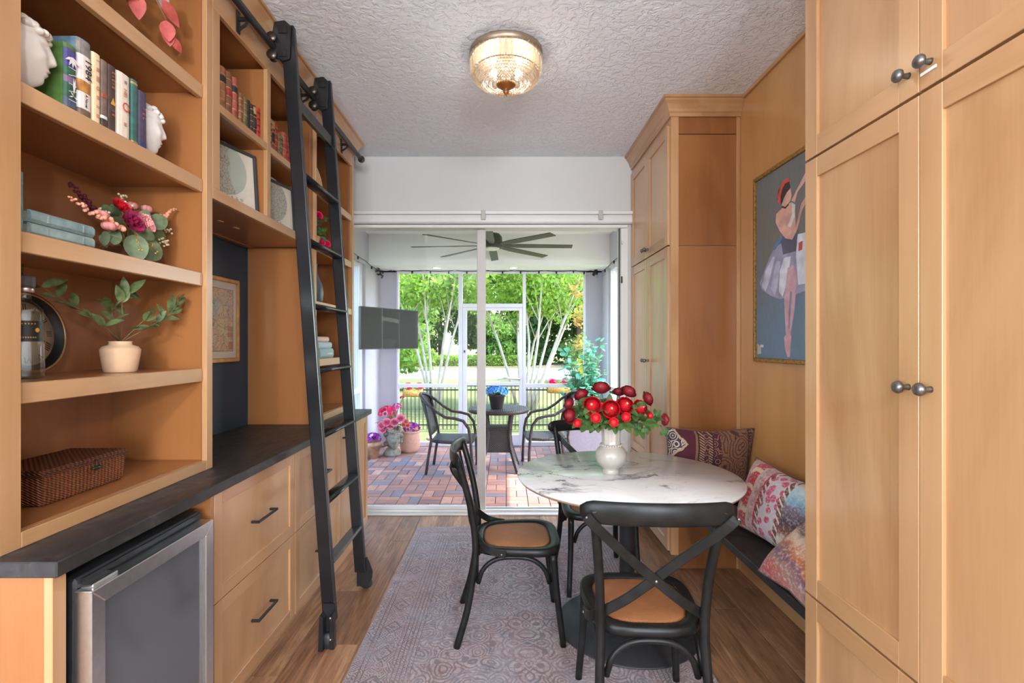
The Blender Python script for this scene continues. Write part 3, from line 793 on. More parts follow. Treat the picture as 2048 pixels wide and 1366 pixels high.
# string lights
def sag(p, q, n, d): return [Vector(p).lerp(Vector(q), i/n)+Vector((0, 0, -d*4*(i/n)*(1-i/n))) for i in range(n+1)]
sl = thing('string_lights', 'black string light cable with small bulbs along the lanai screen tops', 'string lights', (0, 7.0, 2.45))
path = []
pp = [(LX0+.03, 4.8, 2.50), (LX0+.03, 5.5, 2.52), (LX0+.03, 6.3, 2.47), (LX0+.05, 6.95, 2.445), (-1.58, LY1-.05, 2.475)]
pp += [(x, LY1-.06, 2.462) for x in (-1.15, -.72, -.3, .12, .55, .95)] + [(1.20, LY1-.06, 2.458), (LX1-.04, 6.95, 2.43), (LX1-.03, 6.3, 2.45), (LX1-.03, 5.6, 2.50), (LX1-.03, 4.8, 2.52)]
for a, b in zip(pp, pp[1:]): path += sag(a, b, 5, .018)[:-1]
part(sl, 'cable', M().tube(path+[pp[-1]], .0045, 5), blackm)
for i in [1, 4, 8, 12, 16]+list(range(20, 56, 3))+[58, 62, 66, 70]:
    if i >= len(path): continue
    p = path[i]
    b = part(sl, 'socket', M().tube([p, p+Vector((0, 0, -.035))], .011, 8), blackm)
    part(b, 'bulb', M().ell((p.x, p.y, p.z-.055), (.016, .016, .024), 8, 6), clearmat('bulb_glass', (.95, .95, .95)) if 'bulb_glass' not in bpy.data.materials else bpy.data.materials['bulb_glass'])
part(sl, 'coiled_slack', M().tube([(-1.76+.03*math.sin(i*1.4), 6.80+.022*i, 2.455+.015*math.cos(i*1.4)-.008*i) for i in range(12)], .011, 6), blackm)
part(sl, 'plug_connector', M().tube([(1.26, 6.98, 2.47), (1.24, 6.97, 2.42), (1.215, 6.96, 2.38)], .022, 8), blackm)

# bistro table and chairs of wicker
tx, ty = -.085, 5.78
t = thing('bistro_table', 'round dark wicker bistro table on the lanai pavers', 'table', (tx, ty, FZ))
part(t, 'tabletop', M().lathe([(.001, .655), (.325, .655), (.34, .66), (.345, .672), (.338, .684), (.001, .688)], 48, (tx, ty, 0)), wick)
part(t, 'rim', M().lathe([(.335, .645), (.346, .645), (.352, .667), (.346, .688), (.335, .689)], 48, (tx, ty, 0)), wick3)
for k in range(4):
    a = PI/4+k*PI/2; c_, s_ = math.cos(a), math.sin(a)
    pts = [(tx+r*c_, ty+r*s_, z) for r, z in ((.215, .655), (.185, .50), (.175, .40), (.195, .26), (.25, .12), (.315, FZ))]
    part(t, 'leg', M().sweep(pts, [(-.022, -.018), (.022, -.018), (.022, .018), (-.022, .018)], (c_, s_, 0), False), wick3, .004)
skr = []
for z, r in ((.455, .165), (.40, .168), (.30, .18), (.20, .20)):
    skr.append([(tx+r*math.cos(PI/4+k*PI/2), ty+r*math.sin(PI/4+k*PI/2), z) for k in range(4)])
part(t, 'wicker_apron', M().loft(skr, smooth=False), wick3)
part(t, 'lower_shelf', M().box(tx-.15, tx+.15, ty-.15, ty+.15, .455, .475), wick, .004)
def patio_chair(x, y, rz, lab):
    t = thing('patio_armchair', lab, 'chair', (x, y, FZ), 'wicker patio armchairs', rz=rz)
    for s in (-1, 1):
        part(t, 'leg', M().tube([(s*.265, .24, 0), (s*.262, .235, .2), (s*.258, .22, .42), (s*.255, .20, .52), (s*.252, .14, .60), (s*.25, .05, .625), (s*.25, -.06, .64), (s*.248, -.16, .70), (s*.24, -.25, .775), (s*.19, -.315, .83)], .017, 8), wick2, local=True, label='looped armrest and front leg')
        part(t, 'leg', M().tube([(s*.235, -.275, 0), (s*.235, -.25, .18), (s*.232, -.215, .38), (s*.222, -.245, .55), (s*.20, -.30, .80)], .016, 8), wick2, local=True)
        part(t, 'foot_cap', M().lathe([(.001, 0), (.02, 0), (.02, .02), (.001, .02)], 10, (s*.265, .24, -.001)), blackm, local=True)
    seat = []
    for yy, wd, z in ((-.235, .20, .385), (-.1, .235, .375), (.08, .245, .372), (.20, .245, .38), (.235, .23, .372)):
        seat.append([(-wd, yy, z), (-wd*.5, yy, z-.012), (0, yy, z-.016), (wd*.5, yy, z-.012), (wd, yy, z), (wd, yy, z-.03), (0, yy, z-.05), (-wd, yy, z-.03)])
    part(t, 'seat', M().loft(seat), wick, local=True)
    bk = []
    for z, yy, wd, bow in ((.42, -.225, .195, .0), (.50, -.24, .20, -.02), (.62, -.265, .205, -.035), (.74, -.295, .205, -.045), (.81, -.315, .20, -.05), (.845, -.325, .17, -.05), (.85, -.33, .12, -.055)):
        fr = [(wd*u, yy+bow*(1-u*u), z+(.02*(1-u*u) if z > .8 else 0)) for u in (-1, -.6, -.2, .2, .6, 1)]
        bk.append(fr+[(p[0], p[1]-.014, p[2]) for p in reversed(fr)])
    part(t, 'backrest', M().loft(bk), wick3, local=True)
    part(t, 'top_rail', M().tube([(-.20, -.30, .80), (-.18, -.325, .835), (-.1, -.365, .868), (0, -.38, .876), (.1, -.365, .868), (.18, -.325, .835), (.20, -.30, .80)], .018, 8), wick2, local=True)
    return t
patio_chair(-.60, 5.74, -PI/2-.04, 'dark wicker patio armchair on the television side of the bistro table')
patio_chair(.47, 5.92, PI/2+.10, 'dark wicker patio armchair between the bistro table and the grey planter')

def floret(m, c, r, n=5, up=None):
    d = Vector((R.gauss(0, 1), R.gauss(0, 1), abs(R.gauss(0, 1))+.3)).normalized() if up is None else Vector(up)
    a = d.orthogonal().normalized(); b = d.cross(a)
    for k in range(n):
        t_ = 2*PI*k/n+R.random()
        dr = (a*math.cos(t_)+b*math.sin(t_))
        m.leaf(Vector(c), dr+d*.35, d, r, r*.9, .1, -.1)
def cluster(c, rad, n, r, flat=.7, petals=5):
    m = M()
    for i in range(n):
        v = Vector((R.gauss(0, 1), R.gauss(0, 1), R.gauss(0, 1))); v.normalize()
        if v.z < -.2: v.z *= -1
        floret(m, (c[0]+v.x*rad[0], c[1]+v.y*rad[1], c[2]+v.z*rad[2]), r, petals, v)
    return m
def leaves_ball(c, rad, n, L, W, base=None):
    m = M()
    for i in range(n):
        v = Vector((R.gauss(0, 1), R.gauss(0, 1), R.gauss(0, .7))).normalized()
        k = R.random()**.5
        p = Vector((c[0]+v.x*rad[0]*k, c[1]+v.y*rad[1]*k, c[2]+v.z*rad[2]*k))
        m.leaf(p, v+Vector((R.gauss(0, .5), R.gauss(0, .5), R.gauss(0, .4))), (0, 0, 1), L*R.uniform(.7, 1.2), W*R.uniform(.7, 1.2))
    return m
blue = plain('blue_hydrangea_petal', srgb(70, 142, 214), .6, var=.25, nscale=60)
hpk = plain('hot_pink_petal', srgb(232, 30, 96), .6, var=.2, nscale=60)
pkk = plain('pink_rose_petal', srgb(244, 140, 172), .6, var=.15, nscale=60)
mag = plain('magenta_petal', srgb(214, 46, 140), .6, var=.2, nscale=60)
purp = plain('purple_petal', srgb(150, 24, 160), .6, var=.25, nscale=60)
ppk = plain('peach_pink_petal', srgb(238, 150, 140), .6, var=.15, nscale=60)
t = thing('potted_hydrangea', 'blue hydrangea in a dark wicker pot on the bistro table', 'plant', (-.105, 5.70, .688))
part(t, 'pot', M().lathe([(.001, .689), (.062, .689), (.068, .70), (.092, .83), (.098, .835), (.098, .855), (.088, .855), (.08, .83), (.001, .83)], 28, (-.105, 5.70, 0)), wick3)
part(t, 'flowers', cluster((-.105, 5.70, .875), (.135, .12, .06), 90, .024), blue)
part(t, 'leaf_mass', leaves_ball((-.105, 5.70, .855), (.13, .12, .03), 26, .07, .04), greenA)

# corner pots
def bloom(m, c, r, d=(0, -.5, .8), layers=4, n0=5):
    d = Vector(d).normalized(); a = d.orthogonal().normalized(); b = d.cross(a)
    for L in range(layers):
        rr = r*(.30+.70*L/(layers-1)); n = n0+L; open_ = .25+.75*L/(layers-1)
        for k in range(n):
            th_ = 2*PI*(k+.5*(L % 2))/n+.7*L
            o = a*math.cos(th_)+b*math.sin(th_); tn = d.cross(o)
            wd = rr*1.15*math.sin(PI/n)*1.55
            base = len(m.v); rows = []
            for q, (ro, hh, ww) in enumerate(((.18, -.35, .5), (.75*open_+.12, .0, 1.0), (.98*open_+.06, .42-.25*open_, .75))):
                for u in (-1, 0, 1):
                    p = Vector(c)+o*(rr*ro-(abs(u)*.10*rr))+tn*(u*wd*ww)+d*(r*(hh+.25*(1-open_)))
                    m.v.append(tuple(p))
            os_ = m.sm; m.sm = True
            for q in range(2):
                for u in range(2):
                    i = base+q*3+u
                    m.face((i, i+1, i+4, i+3))
            m.sm = os_
    return m
t = thing('head_planter', 'grey stone head planter crowned with pink and red flowers in the lanai corner', 'planter', (-1.48, 6.50, FZ))
hx, hy = -1.48, 6.50
def headmesh(c, H, nu=44, nv=36, yaw=0, hair=True, neck=True, nz=.180, deep=1.0):
    """a calm classical head facing +Y, turned by yaw; c is the base centre, H the full height"""
    s = H/.30; m = M(); rings = []
    g = lambda x, a, w_: math.exp(-((x-a)/w_)**2)
    for j in range(nv+1):
        ph = -PI/2+PI*j/nv; ring = []
        for i in range(nu):
            th_ = 2*PI*i/nu; cp = max(math.cos(ph), .03)
            x = .074*math.sin(th_)*cp; y = .094*math.cos(th_)*(cp**(.60 if ph < 0 else .85) if math.cos(th_) > 0 else cp); z = .115*math.sin(ph)
            jaw = 1-.34*max(0, min(1, (-z-.02)/.09)); x *= jaw
            f = max(0, math.cos(th_))*cp
            if math.cos(th_) > 0:
                y *= 1-.10*max(0, min(1, (-z)/.1))
                nb = max(0, min(1, (.040-z)/.055)) if z > -.018 else max(0, 1-(-.018-z)/.010)
                y += (.5+.5*deep)*.018*math.exp(-(x/.0135)**2)*nb*f
                ax = abs(x)
                y -= deep*.011*g(ax, .029, .015)*g(z, .020, .013)*f
                y += .0065*g(ax, .029, .011)*g(z, .017, .007)*f
                y += .005*g(ax, .028, .018)*g(z, .038, .007)*f
                y += deep*.0085*math.exp(-(x/.020)**2)*(g(z, -.044, .0055)+.9*g(z, -.057, .006))*f
                y -= .004*math.exp(-(x/.024)**2)*g(z, -.0505, .003)*f
                y += .012*math.exp(-(x/.022)**2)*g(z, -.088, .016)*f
                y += .006*g(ax, .045, .016)*g(z, -.012, .02)*f
            hl = .052-.03*(1-math.cos(th_))*.9
            if hair and (z > hl):
                k = min(1, (z-hl)/.012)
                ww = 1+k*(.09+.045*math.sin(11*th_+26*z/.1)*math.sin(6*ph+3*th_))
                x *= ww; y *= ww; z *= 1+k*.04
            ring.append((x, y, z))
        rings.append(ring)
    cy_, sy_ = math.cos(yaw), math.sin(yaw)
    def W(p): return (c[0]+s*(p[0]*cy_-p[1]*sy_), c[1]+s*(p[0]*sy_+p[1]*cy_), c[2]+s*(p[2]+nz))
    m.loft([[W(p) for p in r_] for r_ in rings])
    if neck:
        nr = []
        for z, r_, oy in ((-nz, .062, -.02), (-nz+.010, .060, -.02), (-nz+.02, .048, -.02), (min(-.10, -nz+.05), .042, -.018), (-.07, .042, -.015), (-.03, .045, -.01)):
            nr.append([W((r_*math.cos(2*PI*i/20), r_*math.sin(2*PI*i/20)+oy, z)) for i in range(20)])
        m.loft(nr)
    if hair:
        for k in range(26):
            a = R.uniform(-2.6, 2.6); zz = R.uniform(.055, .10)
            rr = math.cos(math.asin(min(.95, zz/.122)))
            m.ell(W((.080*math.sin(a)*rr, .101*math.cos(a)*rr, zz)), (.016*s, .016*s, .012*s), 8, 6)
    return m
stone = plain('weathered_cast_stone', srgb(132, 130, 118), .85, var=.4, nscale=26, bump=.3, bdist=.006)
hm = headmesh((hx+.02, hy-.02, FZ), .34, yaw=math.radians(-152), deep=2.2)
for k in range(46):
    a = R.uniform(0, 2*PI); fa = math.cos(a-math.radians(-62))
    zz = R.uniform(.10, .33)
    if fa > .25 and zz < .285: continue
    hm.ell((hx+.02+.098*math.cos(a)*(1 if zz < .28 else .8), hy-.01+.098*math.sin(a)*(1 if zz < .28 else .8), zz), (.034, .034, .030), 8, 6)
part(t, 'head', hm, stone)
part(t, 'pedestal', M().lathe([(.001, FZ), (.105, FZ), (.115, .0), (.10, .03), (.07, .075), (.001, .09)], 24, (hx, hy, 0)), stone)
part(t, 'red_blossom', cluster((hx-.06, hy, .52), (.11, .09, .09), 70, .026), hpk)
part(t, 'blossom_spray', cluster((hx+.07, hy, .60), (.05, .05, .05), 14, .026).add(cluster((hx+.13, hy, .71), (.02, .02, .03), 6, .024), Matrix()), mag)
m = M()
for dx, dz in ((-.115, .38), (-.05, .42), (.05, .42), (-.1, .33), (.13, .47), (.0, .38)): bloom(m, (hx+dx, hy-.09, dz), .055, (dx*2, -.8, .4))
part(t, 'pink_rose', m, pkk)
m = M()
for dx, dz in ((.19, .42), (.16, .38), (.21, .37)): bloom(m, (hx+dx, hy-.04, dz), .035, (dx, -.8, .4))
part(t, 'peach_rose', m, ppk)
part(t, 'stem', M().tube([(hx, hy, .3), (hx+.05, hy, .5), (hx+.14, hy, .73)], .005, 6).tube([(hx, hy, .3), (hx-.06, hy, .5)], .005, 6), stemg)
part(t, 'leaf_mass', leaves_ball((hx, hy, .40), (.15, .1, .09), 40, .08, .045), greenA)
t = thing('terracotta_pot', 'round pale terracotta pot of purple flowers behind the stone head planter', 'planter', (-1.29, 6.72, FZ))
part(t, 'pot', M().lathe([(.001, FZ), (.105, FZ), (.128, .02), (.135, .12), (.125, .22), (.122, .235), (.132, .24), (.132, .26), (.115, .26), (.108, .23), (.001, .23)], 32, (-1.29, 6.72, 0)), plain('pink_terracotta', srgb(206, 156, 138), .85, var=.08))
part(t, 'flowers', cluster((-1.27, 6.71, .29), (.11, .09, .07), 60, .026), purp)
part(t, 'pale_blossom', cluster((-1.23, 6.66, .30), (.10, .05, .03), 10, .02), ppk)
part(t, 'leaf_mass', leaves_ball((-1.29, 6.72, .27), (.11, .1, .03), 16, .06, .03), greenA)
t = thing('painted_flowerpot', 'small chipped painted clay pot of purple flowers by the worktop end', 'planter', (-1.69, 6.33, FZ))
part(t, 'pot', M().lathe([(.001, FZ), (.07, FZ), (.10, .14), (.118, .145), (.12, .19), (.105, .19), (.09, .15), (.001, .15)], 28, (-1.69, 6.33, 0)), plain('chipped_painted_clay', srgb(176, 136, 112), .85, var=.45, nscale=12, bump=.2))
part(t, 'flowers', cluster((-1.69, 6.33, .22), (.10, .10, .07), 60, .024), purp)
# grey planter with teal eucalyptus
gx, gy = 1.05, 6.49
t = thing('grey_planter', 'large square grey planter with a teal eucalyptus bush by the lanai screen', 'planter', (gx, gy, FZ))
part(t, 'box', M().loft([[(gx+a*h, gy+b*h, z) for a, b in ((-1, -1), (1, -1), (1, 1), (-1, 1))] for h, z in ((.24, FZ), (.29, .40), (.26, .40), (.25, .34))], smooth=False), plain('mid_grey_planter', srgb(142, 138, 150), .8, var=.08), .006)
part(t, 'soil', M().box(gx-.25, gx+.25, gy-.25, gy+.25, .34, .352), plain('dark_soil', (.03, .022, .016), .95))
teal = leafmat('teal_eucalyptus_leaf', srgb(120, 206, 184), srgb(30, 132, 112), .3, .45, 16)
ms, ml = M(), M()
for k in range(64):
    a = R.uniform(0, 2*PI); sp = R.random()**.5; L = R.uniform(.6, 1.36)
    tip = Vector((gx+math.cos(a)*sp*.36-.02, gy+math.sin(a)*sp*.30, .35+L*(1.05-.35*sp)))
    if tip.x > LX1-.1: tip.x = LX1-.1
    if tip.y > LY1-.12: tip.y = LY1-.12
    b0 = Vector((gx+R.uniform(-.06, .06), gy+R.uniform(-.06, .06), .34)); mid = b0.lerp(tip, .5)+Vector((0, 0, .08))
    ms.tube([b0, mid, tip], [.006, .0045, .002], 4)
    for q in range(11):
        f = .25+.75*q/10
        p = b0.lerp(mid, f*2) if f < .5 else mid.lerp(tip, f*2-1)
        dv = Vector((R.gauss(0, 1), R.gauss(0, 1), R.gauss(.1, .5)))
        ml.leaf(p, dv, (0, 0, 1), R.uniform(.06, .095), R.uniform(.052, .08), .15, .1, .6)
part(t, 'stems', ms, stemg, kind='stuff')
part(t, 'foliage', ml, teal, kind='stuff')

# ------------------------------------------------------------------ outdoors
def grassm(name, c1, c2, sc1=.5):
    n = N(name); a = n.noise(n.obj(), sc1, 5, .6); b = n.noise(n.obj(), 26, 4, .7)
    f = n.math('ADD', n.math('MULTIPLY', a, .6), n.math('MULTIPLY', b, .4))
    n.set(color=n.ramp(f, [(.38, c2), (.62, c1)]), rough=.9, spec=.1); n.bump(b, .6, .05); return n.mat
lawn = grassm('sunlit_lawn', srgb(112, 117, 80), srgb(86, 96, 58))
lawn2 = grassm('shaggy_grass', srgb(112, 122, 84), srgb(80, 92, 58), 1.2)
GZ = -.50
def gz(y): return -.10 if y < 8.2 else (-.10+(GZ+.10)*min(1, (y-8.2)/2.6))
gm = M()
ys = [7.25, 7.8, 8.2, 8.8, 9.5, 10.2, 10.9, 14, 20, 27.5]
for xa, xb in zip((-30, -8, 0, 8), (-8, 0, 8, 30)):
    for a, b in zip(ys, ys[1:]): gm.quadpts([(xa, a, gz(a)), (xb, a, gz(a)), (xb, b, gz(b)), (xa, b, gz(b))])
struct('lawn', gm, lawn)
gm = M()
for xa, xb in ((-30, LX0-.19), (LX1+.19, 30)): gm.quadpts([(xa, -4, -.12), (xb, -4, -.12), (xb, 7.25, -.1), (xa, 7.25, -.1)])
struct('side_lawn', gm, lawn2)
struct('road', M().quadpts([(-40, 27.5, GZ+.01), (40, 26.0, GZ+.01), (40, 36.5, GZ+.01), (-40, 40.5, GZ+.01)]), plain('pale_concrete_road', srgb(108, 107, 111), .9, var=.04, nscale=2))
struct('verge', M().quadpts([(-70, 36, GZ-.02), (70, 36, GZ-.02), (70, 110, GZ+.3), (-70, 110, GZ+.3)]), lawn)
for k, (x, y) in enumerate(((-1.05, 8.05), (-.2, 7.75), (.95, 7.9))):
    solo('stepping_stone', M().lathe([(.001, -.1), (.22, -.1), (.22, -.07), (.2, -.06), (.001, -.06)], 14, (x, y, 0)), plain('pink_step_stone', srgb(196, 150, 140), .85) if 'pink_step_stone' not in bpy.data.materials else bpy.data.materials['pink_step_stone'],
         ['pink stepping stone in the grass behind the terracotta pot', 'pink stepping stone in the grass outside the screen door', 'pink stepping stone in the grass by the grey planter'][k], 'stone', (x, y, -.1), 'stepping stones')
# black aluminium fence
FY = 11.0; fb, ft = GZ+.04, .50
fn = thing('garden_fence', 'black metal picket fence across the lawn beyond the screens', 'fence', (0, FY, GZ))
for z in (ft-.09, fb+.10): part(fn, 'rail', M().box(-6, 5, FY-.012, FY+.012, z-.014, z+.014), blackm)
part(fn, 'rail', M().box(-6, 5, FY-.012, FY+.012, ft-.014, ft+.014), blackm)
pk = mesh_of('picket', M().box(-.007, .007, -.007, .007, fb-GZ, ft-GZ), blackm)
x = -4.2
while x < 3.3:
    o = bpy.data.objects.new('picket', pk); C.objects.link(o); o.parent = fn; o.location = (x, 0, 0); x += .088
for x in (-4.1, -1.66, -.55, 1.30, 2.98):
    ps = part(fn, 'post', M().box(x-.025, x+.025, FY-.025, FY+.025, GZ-.1, ft+.03), blackm)
    part(ps, 'post_cap', M().ell((x, FY, ft+.055), (.032, .032, .032), 10, 8), blackm)
netm = M()
for i in range(90):
    x = -4.2+i*.085
    netm.box(x-.002, x+.002, FY+.012, FY+.015, fb, .02)
for k in range(9): netm.box(-4.2, 3.3, FY+.012, FY+.015, fb+k*.055-.002, fb+k*.055+.002)
part(fn, 'wire_netting', netm, darkgrey, kind='stuff')
def fence_planter(x, z, wd, lab):
    t = thing('fence_planter', lab, 'planter', (x, FY-.115, z), 'planters on the fence')
    barkm = bpy.data.materials.get('rough_bark_trough') or plain('rough_bark_trough', srgb(176, 132, 70), .9, var=.4, nscale=30)
    part(t, 'trough', M().lathe([(.001, x-wd/2), (.09, x-wd/2), (.10, x), (.09, x+wd/2), (.001, x+wd/2)], 12, (0, FY-.115, z), 'x'), barkm)
    m = M()
    for dx in (-.12, .12):
        bloom(m, (x+dx*wd/.4, FY-.115, z+.16), .085, (0, -.5, .8)); bloom(m, (x+dx*wd/.4+.05, FY-.155, z+.13), .06, (.2, -.7, .5))
    part(t, 'blossom', m, hpk)
    part(t, 'leaf_mass', leaves_ball((x, FY-.115, z+.10), (wd/2, .08, .03), 20, .1, .06), greenA)
fence_planter(-2.02, .36, .40, 'bark trough of pink flowers hung on the fence near the television')
fence_planter(1.14, .44, .46, 'bark trough of pink flowers on the fence by the teal bush')

def leafcloud(pts, L, mat, parent, jitter=1.0):
    n = len(pts)
    d = NR.normal(size=(n, 3)); d /= np.linalg.norm(d, axis=1)[:, None]
    u = NR.normal(size=(n, 3)); s_ = np.cross(d, u); s_ /= np.linalg.norm(s_, axis=1)[:, None]
    Ls = (L*NR.uniform(.6, 1.3, n))[:, None]
    v = np.empty((n, 4, 3))
    v[:, 0] = pts-d*Ls*.5; v[:, 2] = pts+d*Ls*.5; v[:, 1] = pts+s_*Ls*.26; v[:, 3] = pts-s_*Ls*.26
    me = bpy.data.meshes.new('foliage')
    me.vertices.add(n*4); me.vertices.foreach_set('co', v.reshape(-1))
    me.loops.add(n*4); me.loops.foreach_set('vertex_index', np.arange(n*4))
    me.polygons.add(n); me.polygons.foreach_set('loop_start', np.arange(n)*4); me.polygons.foreach_set('loop_total', np.full(n, 4))
    me.update(); me.validate()
    me.materials.append(mat)
    o = bpy.data.objects.new('foliage', me); C.objects.link(o); o.parent = parent
    o.location = -root_of(parent).location; o['kind'] = 'stuff'
    return o
def blobs(cs, n):
    out = []
    tot = sum(c[3]*c[3] for c in cs)
    for x, y, z, r, rz in cs:
        k = int(n*r*r/tot)
        d = NR.normal(size=(k, 3)); d /= np.linalg.norm(d, axis=1)[:, None]
        d *= (NR.uniform(.35, 1, k)**.5)[:, None]
        out.append(d*np.array([r, r, rz])+np.array([x, y, z]))
    return np.concatenate(out)
def treeleaf(name, c1, c2):
    n = N(name)
    r = n.new('NewGeometry').outputs['Random Per Island']
    f = n.math('ADD', n.math('MULTIPLY', r, .6), n.math('MULTIPLY', n.noise(n.obj(), .7, 3), .4))
    col = n.ramp(f, [(.15, c2), (.75, c1)])
    n.set(color=col, rough=.55, spec=.25)
    t = n.new('BsdfTranslucent'); n.put(t.inputs[0], n.mix(.35, col, (.7, .9, .15)))
    m = n.new('MixShader'); n.put(m.inputs[0], .38); n.t.links.new(n.b.outputs[0], m.inputs[1]); n.t.links.new(t.outputs[0], m.inputs[2])
    return n.shader(m.outputs[0])
lf_bright = treeleaf('bright_tree_leaf', srgb(148, 182, 76), srgb(56, 104, 36))
lf_mid = treeleaf('mid_tree_leaf', srgb(108, 150, 66), srgb(46, 84, 38))
lf_dark = treeleaf('dark_tree_leaf', srgb(66, 102, 52), srgb(20, 46, 27))
lf_yel = treeleaf('croton_leaf', srgb(226, 208, 90), srgb(96, 124, 50))
lf_rust = treeleaf('rusty_leaf', srgb(176, 128, 78), srgb(92, 92, 44))
barkp = plain('pale_smooth_bark', srgb(176, 166, 152), .8, var=.18, nscale=6)
barkd = plain('brown_bark', srgb(104, 82, 66), .9, var=.25, nscale=8, bump=.4)
def myrtle(x, y, lab, stems, lean=(0, 0), n=8000, zc=3.9, rad=2.2, seed=1):
    rr = random.Random(seed)
    t = thing('crape_myrtle', lab, 'tree', (x, y, GZ), 'crape myrtles on the lawn')
    cs = []
    for k in range(stems):
        a = 2*PI*k/stems+rr.uniform(-.3, .3); b0 = Vector((x+.12*math.cos(a), y+.12*math.sin(a), GZ-.02))
        sp = rr.uniform(.45, 1.0)
        p1 = b0+Vector((math.cos(a)*.18*sp+lean[0]*.2, math.sin(a)*.2, .8)); p2 = b0+Vector((math.cos(a)*.55*sp+lean[0]*.6, math.sin(a)*.5, 2.0)); p3 = b0+Vector((math.cos(a)*1.15*sp+lean[0], math.sin(a)*.9, 3.4)); p4 = b0+Vector((math.cos(a)*1.6*sp+lean[0]*1.4, math.sin(a)*1.3, 4.8))
        part(t, 'trunk', M().tube([b0, p1, p2, p3, p4], [.055, .045, .036, .026, .012], 7), barkp)
        br = M()
        for q in range(3):
            s0 = p2.lerp(p3, rr.uniform(.0, .9)); e = s0+Vector((rr.uniform(-.8, .8), rr.uniform(-.6, .6), rr.uniform(.8, 1.5)))
            br.tube([s0, s0.lerp(e, .5)+Vector((0, 0, .08)), e], [.018, .013, .006], 5)
            cs.append((e.x, e.y, e.z, rr.uniform(.5, .85), rr.uniform(.35, .6)))
        part(t, 'branch', br, barkp)
        cs += [(p3.x, p3.y, p3.z+.1, .7, .5), (p4.x, p4.y, p4.z, .9, .7)]
    for q in range(16):
        a = rr.uniform(0, 2*PI); r_ = rad*rr.random()**.5
        cs.append((x+lean[0]+r_*math.cos(a), y+r_*.7*math.sin(a), zc+rr.uniform(-1.1, 1.6), rr.uniform(.5, .8), rr.uniform(.35, .55)))
    leafcloud(blobs(cs, n), .14, lf_bright, t)
myrtle(-2.15, 15.0, 'pale many-stemmed crape myrtle on the lawn behind the television', 7, (.0, 0), 9500, seed=3)
myrtle(.42, 16.0, 'pale crape myrtle seen through the upper half of the screen door', 5, (-.3, 0), 8000, seed=8)
myrtle(.72, 14.6, 'pale crape myrtle with fanned stems beyond the right screen panel', 5, (.8, 0), 8000, seed=15)
def tree(name, lab, x, y, h, rad, mat, n, L=.3, tr=.16, low=.35, seed=1, group='background trees', bark=barkd, zb=GZ):
    rr = random.Random(seed)
    t = thing(name, lab, 'tree', (x, y, zb), group)
    part(t, 'trunk', M().tube([(x, y, zb-.05), (x+rr.uniform(-.2, .2), y, zb+h*.3), (x+rr.uniform(-.4, .4), y, zb+h*.75)], [tr, tr*.75, tr*.3], 8), bark)
    cs = []
    for q in range(18):
        a = rr.uniform(0, 2*PI); r_ = rad*rr.random()**.5*.8; zz = zb+h*rr.uniform(low, .92)
        cs.append((x+r_*math.cos(a), y+r_*math.sin(a), zz, rad*rr.uniform(.3, .5), rad*rr.uniform(.25, .42)))
    leafcloud(blobs(cs, n), L, mat, t)
bg = [(-11, 46, 11, 4.5, lf_mid, 'broad mid green tree at the far left edge of the road'), (-6.2, 48, 12, 4.5, lf_dark, 'tall dark tree behind the hedge, in line with the television'),
      (-2.0, 50, 11, 4.2, lf_dark, 'dark tree behind the hedge, in line with the left screen panel'), (2.2, 47, 12, 4.5, lf_dark, 'dark tree behind the hedge, in line with the screen door'),
      (6.5, 45, 12, 4.6, lf_dark, 'deep green tree beyond the road, in line with the right screen panel'), (11.5, 46, 12, 5, lf_dark, 'deep green tree beyond the road behind the teal bush'), (-16.5, 44, 11, 5, lf_mid, 'mid green tree beyond the road at the far left'), (16, 48, 12, 5, lf_mid, 'mid green tree beyond the road, rightmost of the row')]
for k, (x, y, h, r_, mt, lab) in enumerate(bg): tree('shade_tree', lab, x, y, h, r_, mt, 8000, .5, .3, .04, 20+k)
tree('garden_tree', 'light green tree on the near verge beside the television', -5.2, 22, 6.5, 2.6, lf_mid, 6000, .26, .12, .12, 41)
tree('garden_tree', 'small light green tree on the verge behind the screen door', -.6, 42.5, 4.6, 1.9, lf_mid, 3500, .28, .1, .28, 44)
tree('garden_tree', 'bright green tree outside the left lanai screen', -6.2, 9.6, 6, 2.4, lf_bright, 7000, .16, .10, .18, 42)
tree('garden_tree', 'mid green tree outside the left lanai screen further off', -8.5, 13, 7, 3, lf_mid, 6000, .2, .12, .15, 43)
tree('oak_tree', 'tall dark tree beyond the fence behind the rusty shrub', 5.6, 24, 9, 3.2, lf_dark, 7000, .26, .2, .12, 45)
tree('croton_bush', 'yellow and green croton bush just outside the screen by the teal bush', 1.62, 9.3, 1.95, .42, lf_yel, 900, .13, .02, .15, 46, 'shrubs outside the screen', zb=-.25)
tree('rusty_shrub', 'tall rusty orange leaved shrub beyond the fence by the right pier', 2.15, 12.2, 3.7, .60, lf_rust, 620, .15, .03, .4, 47, 'shrubs outside the screen')
hd = thing('clipped_hedge', 'long low clipped green hedge along the far side of the road', 'hedge', (-2, 42, GZ))
part(hd, 'stems', M().box(-8, 2.2, 41.75, 42.25, GZ, .1), barkd, kind='stuff')
pts = NR.uniform(size=(9000, 3))*np.array([10.6, 1.2, .95])+np.array([-8.2, 41.4, GZ])
leafcloud(pts, .18, lf_bright, hd)
struct('mulch_bed', M().box(-24, 10, 40.9, 44.5, GZ-.01, GZ+.03), plain('leaf_mulch', srgb(160, 130, 112), .95, var=.2))
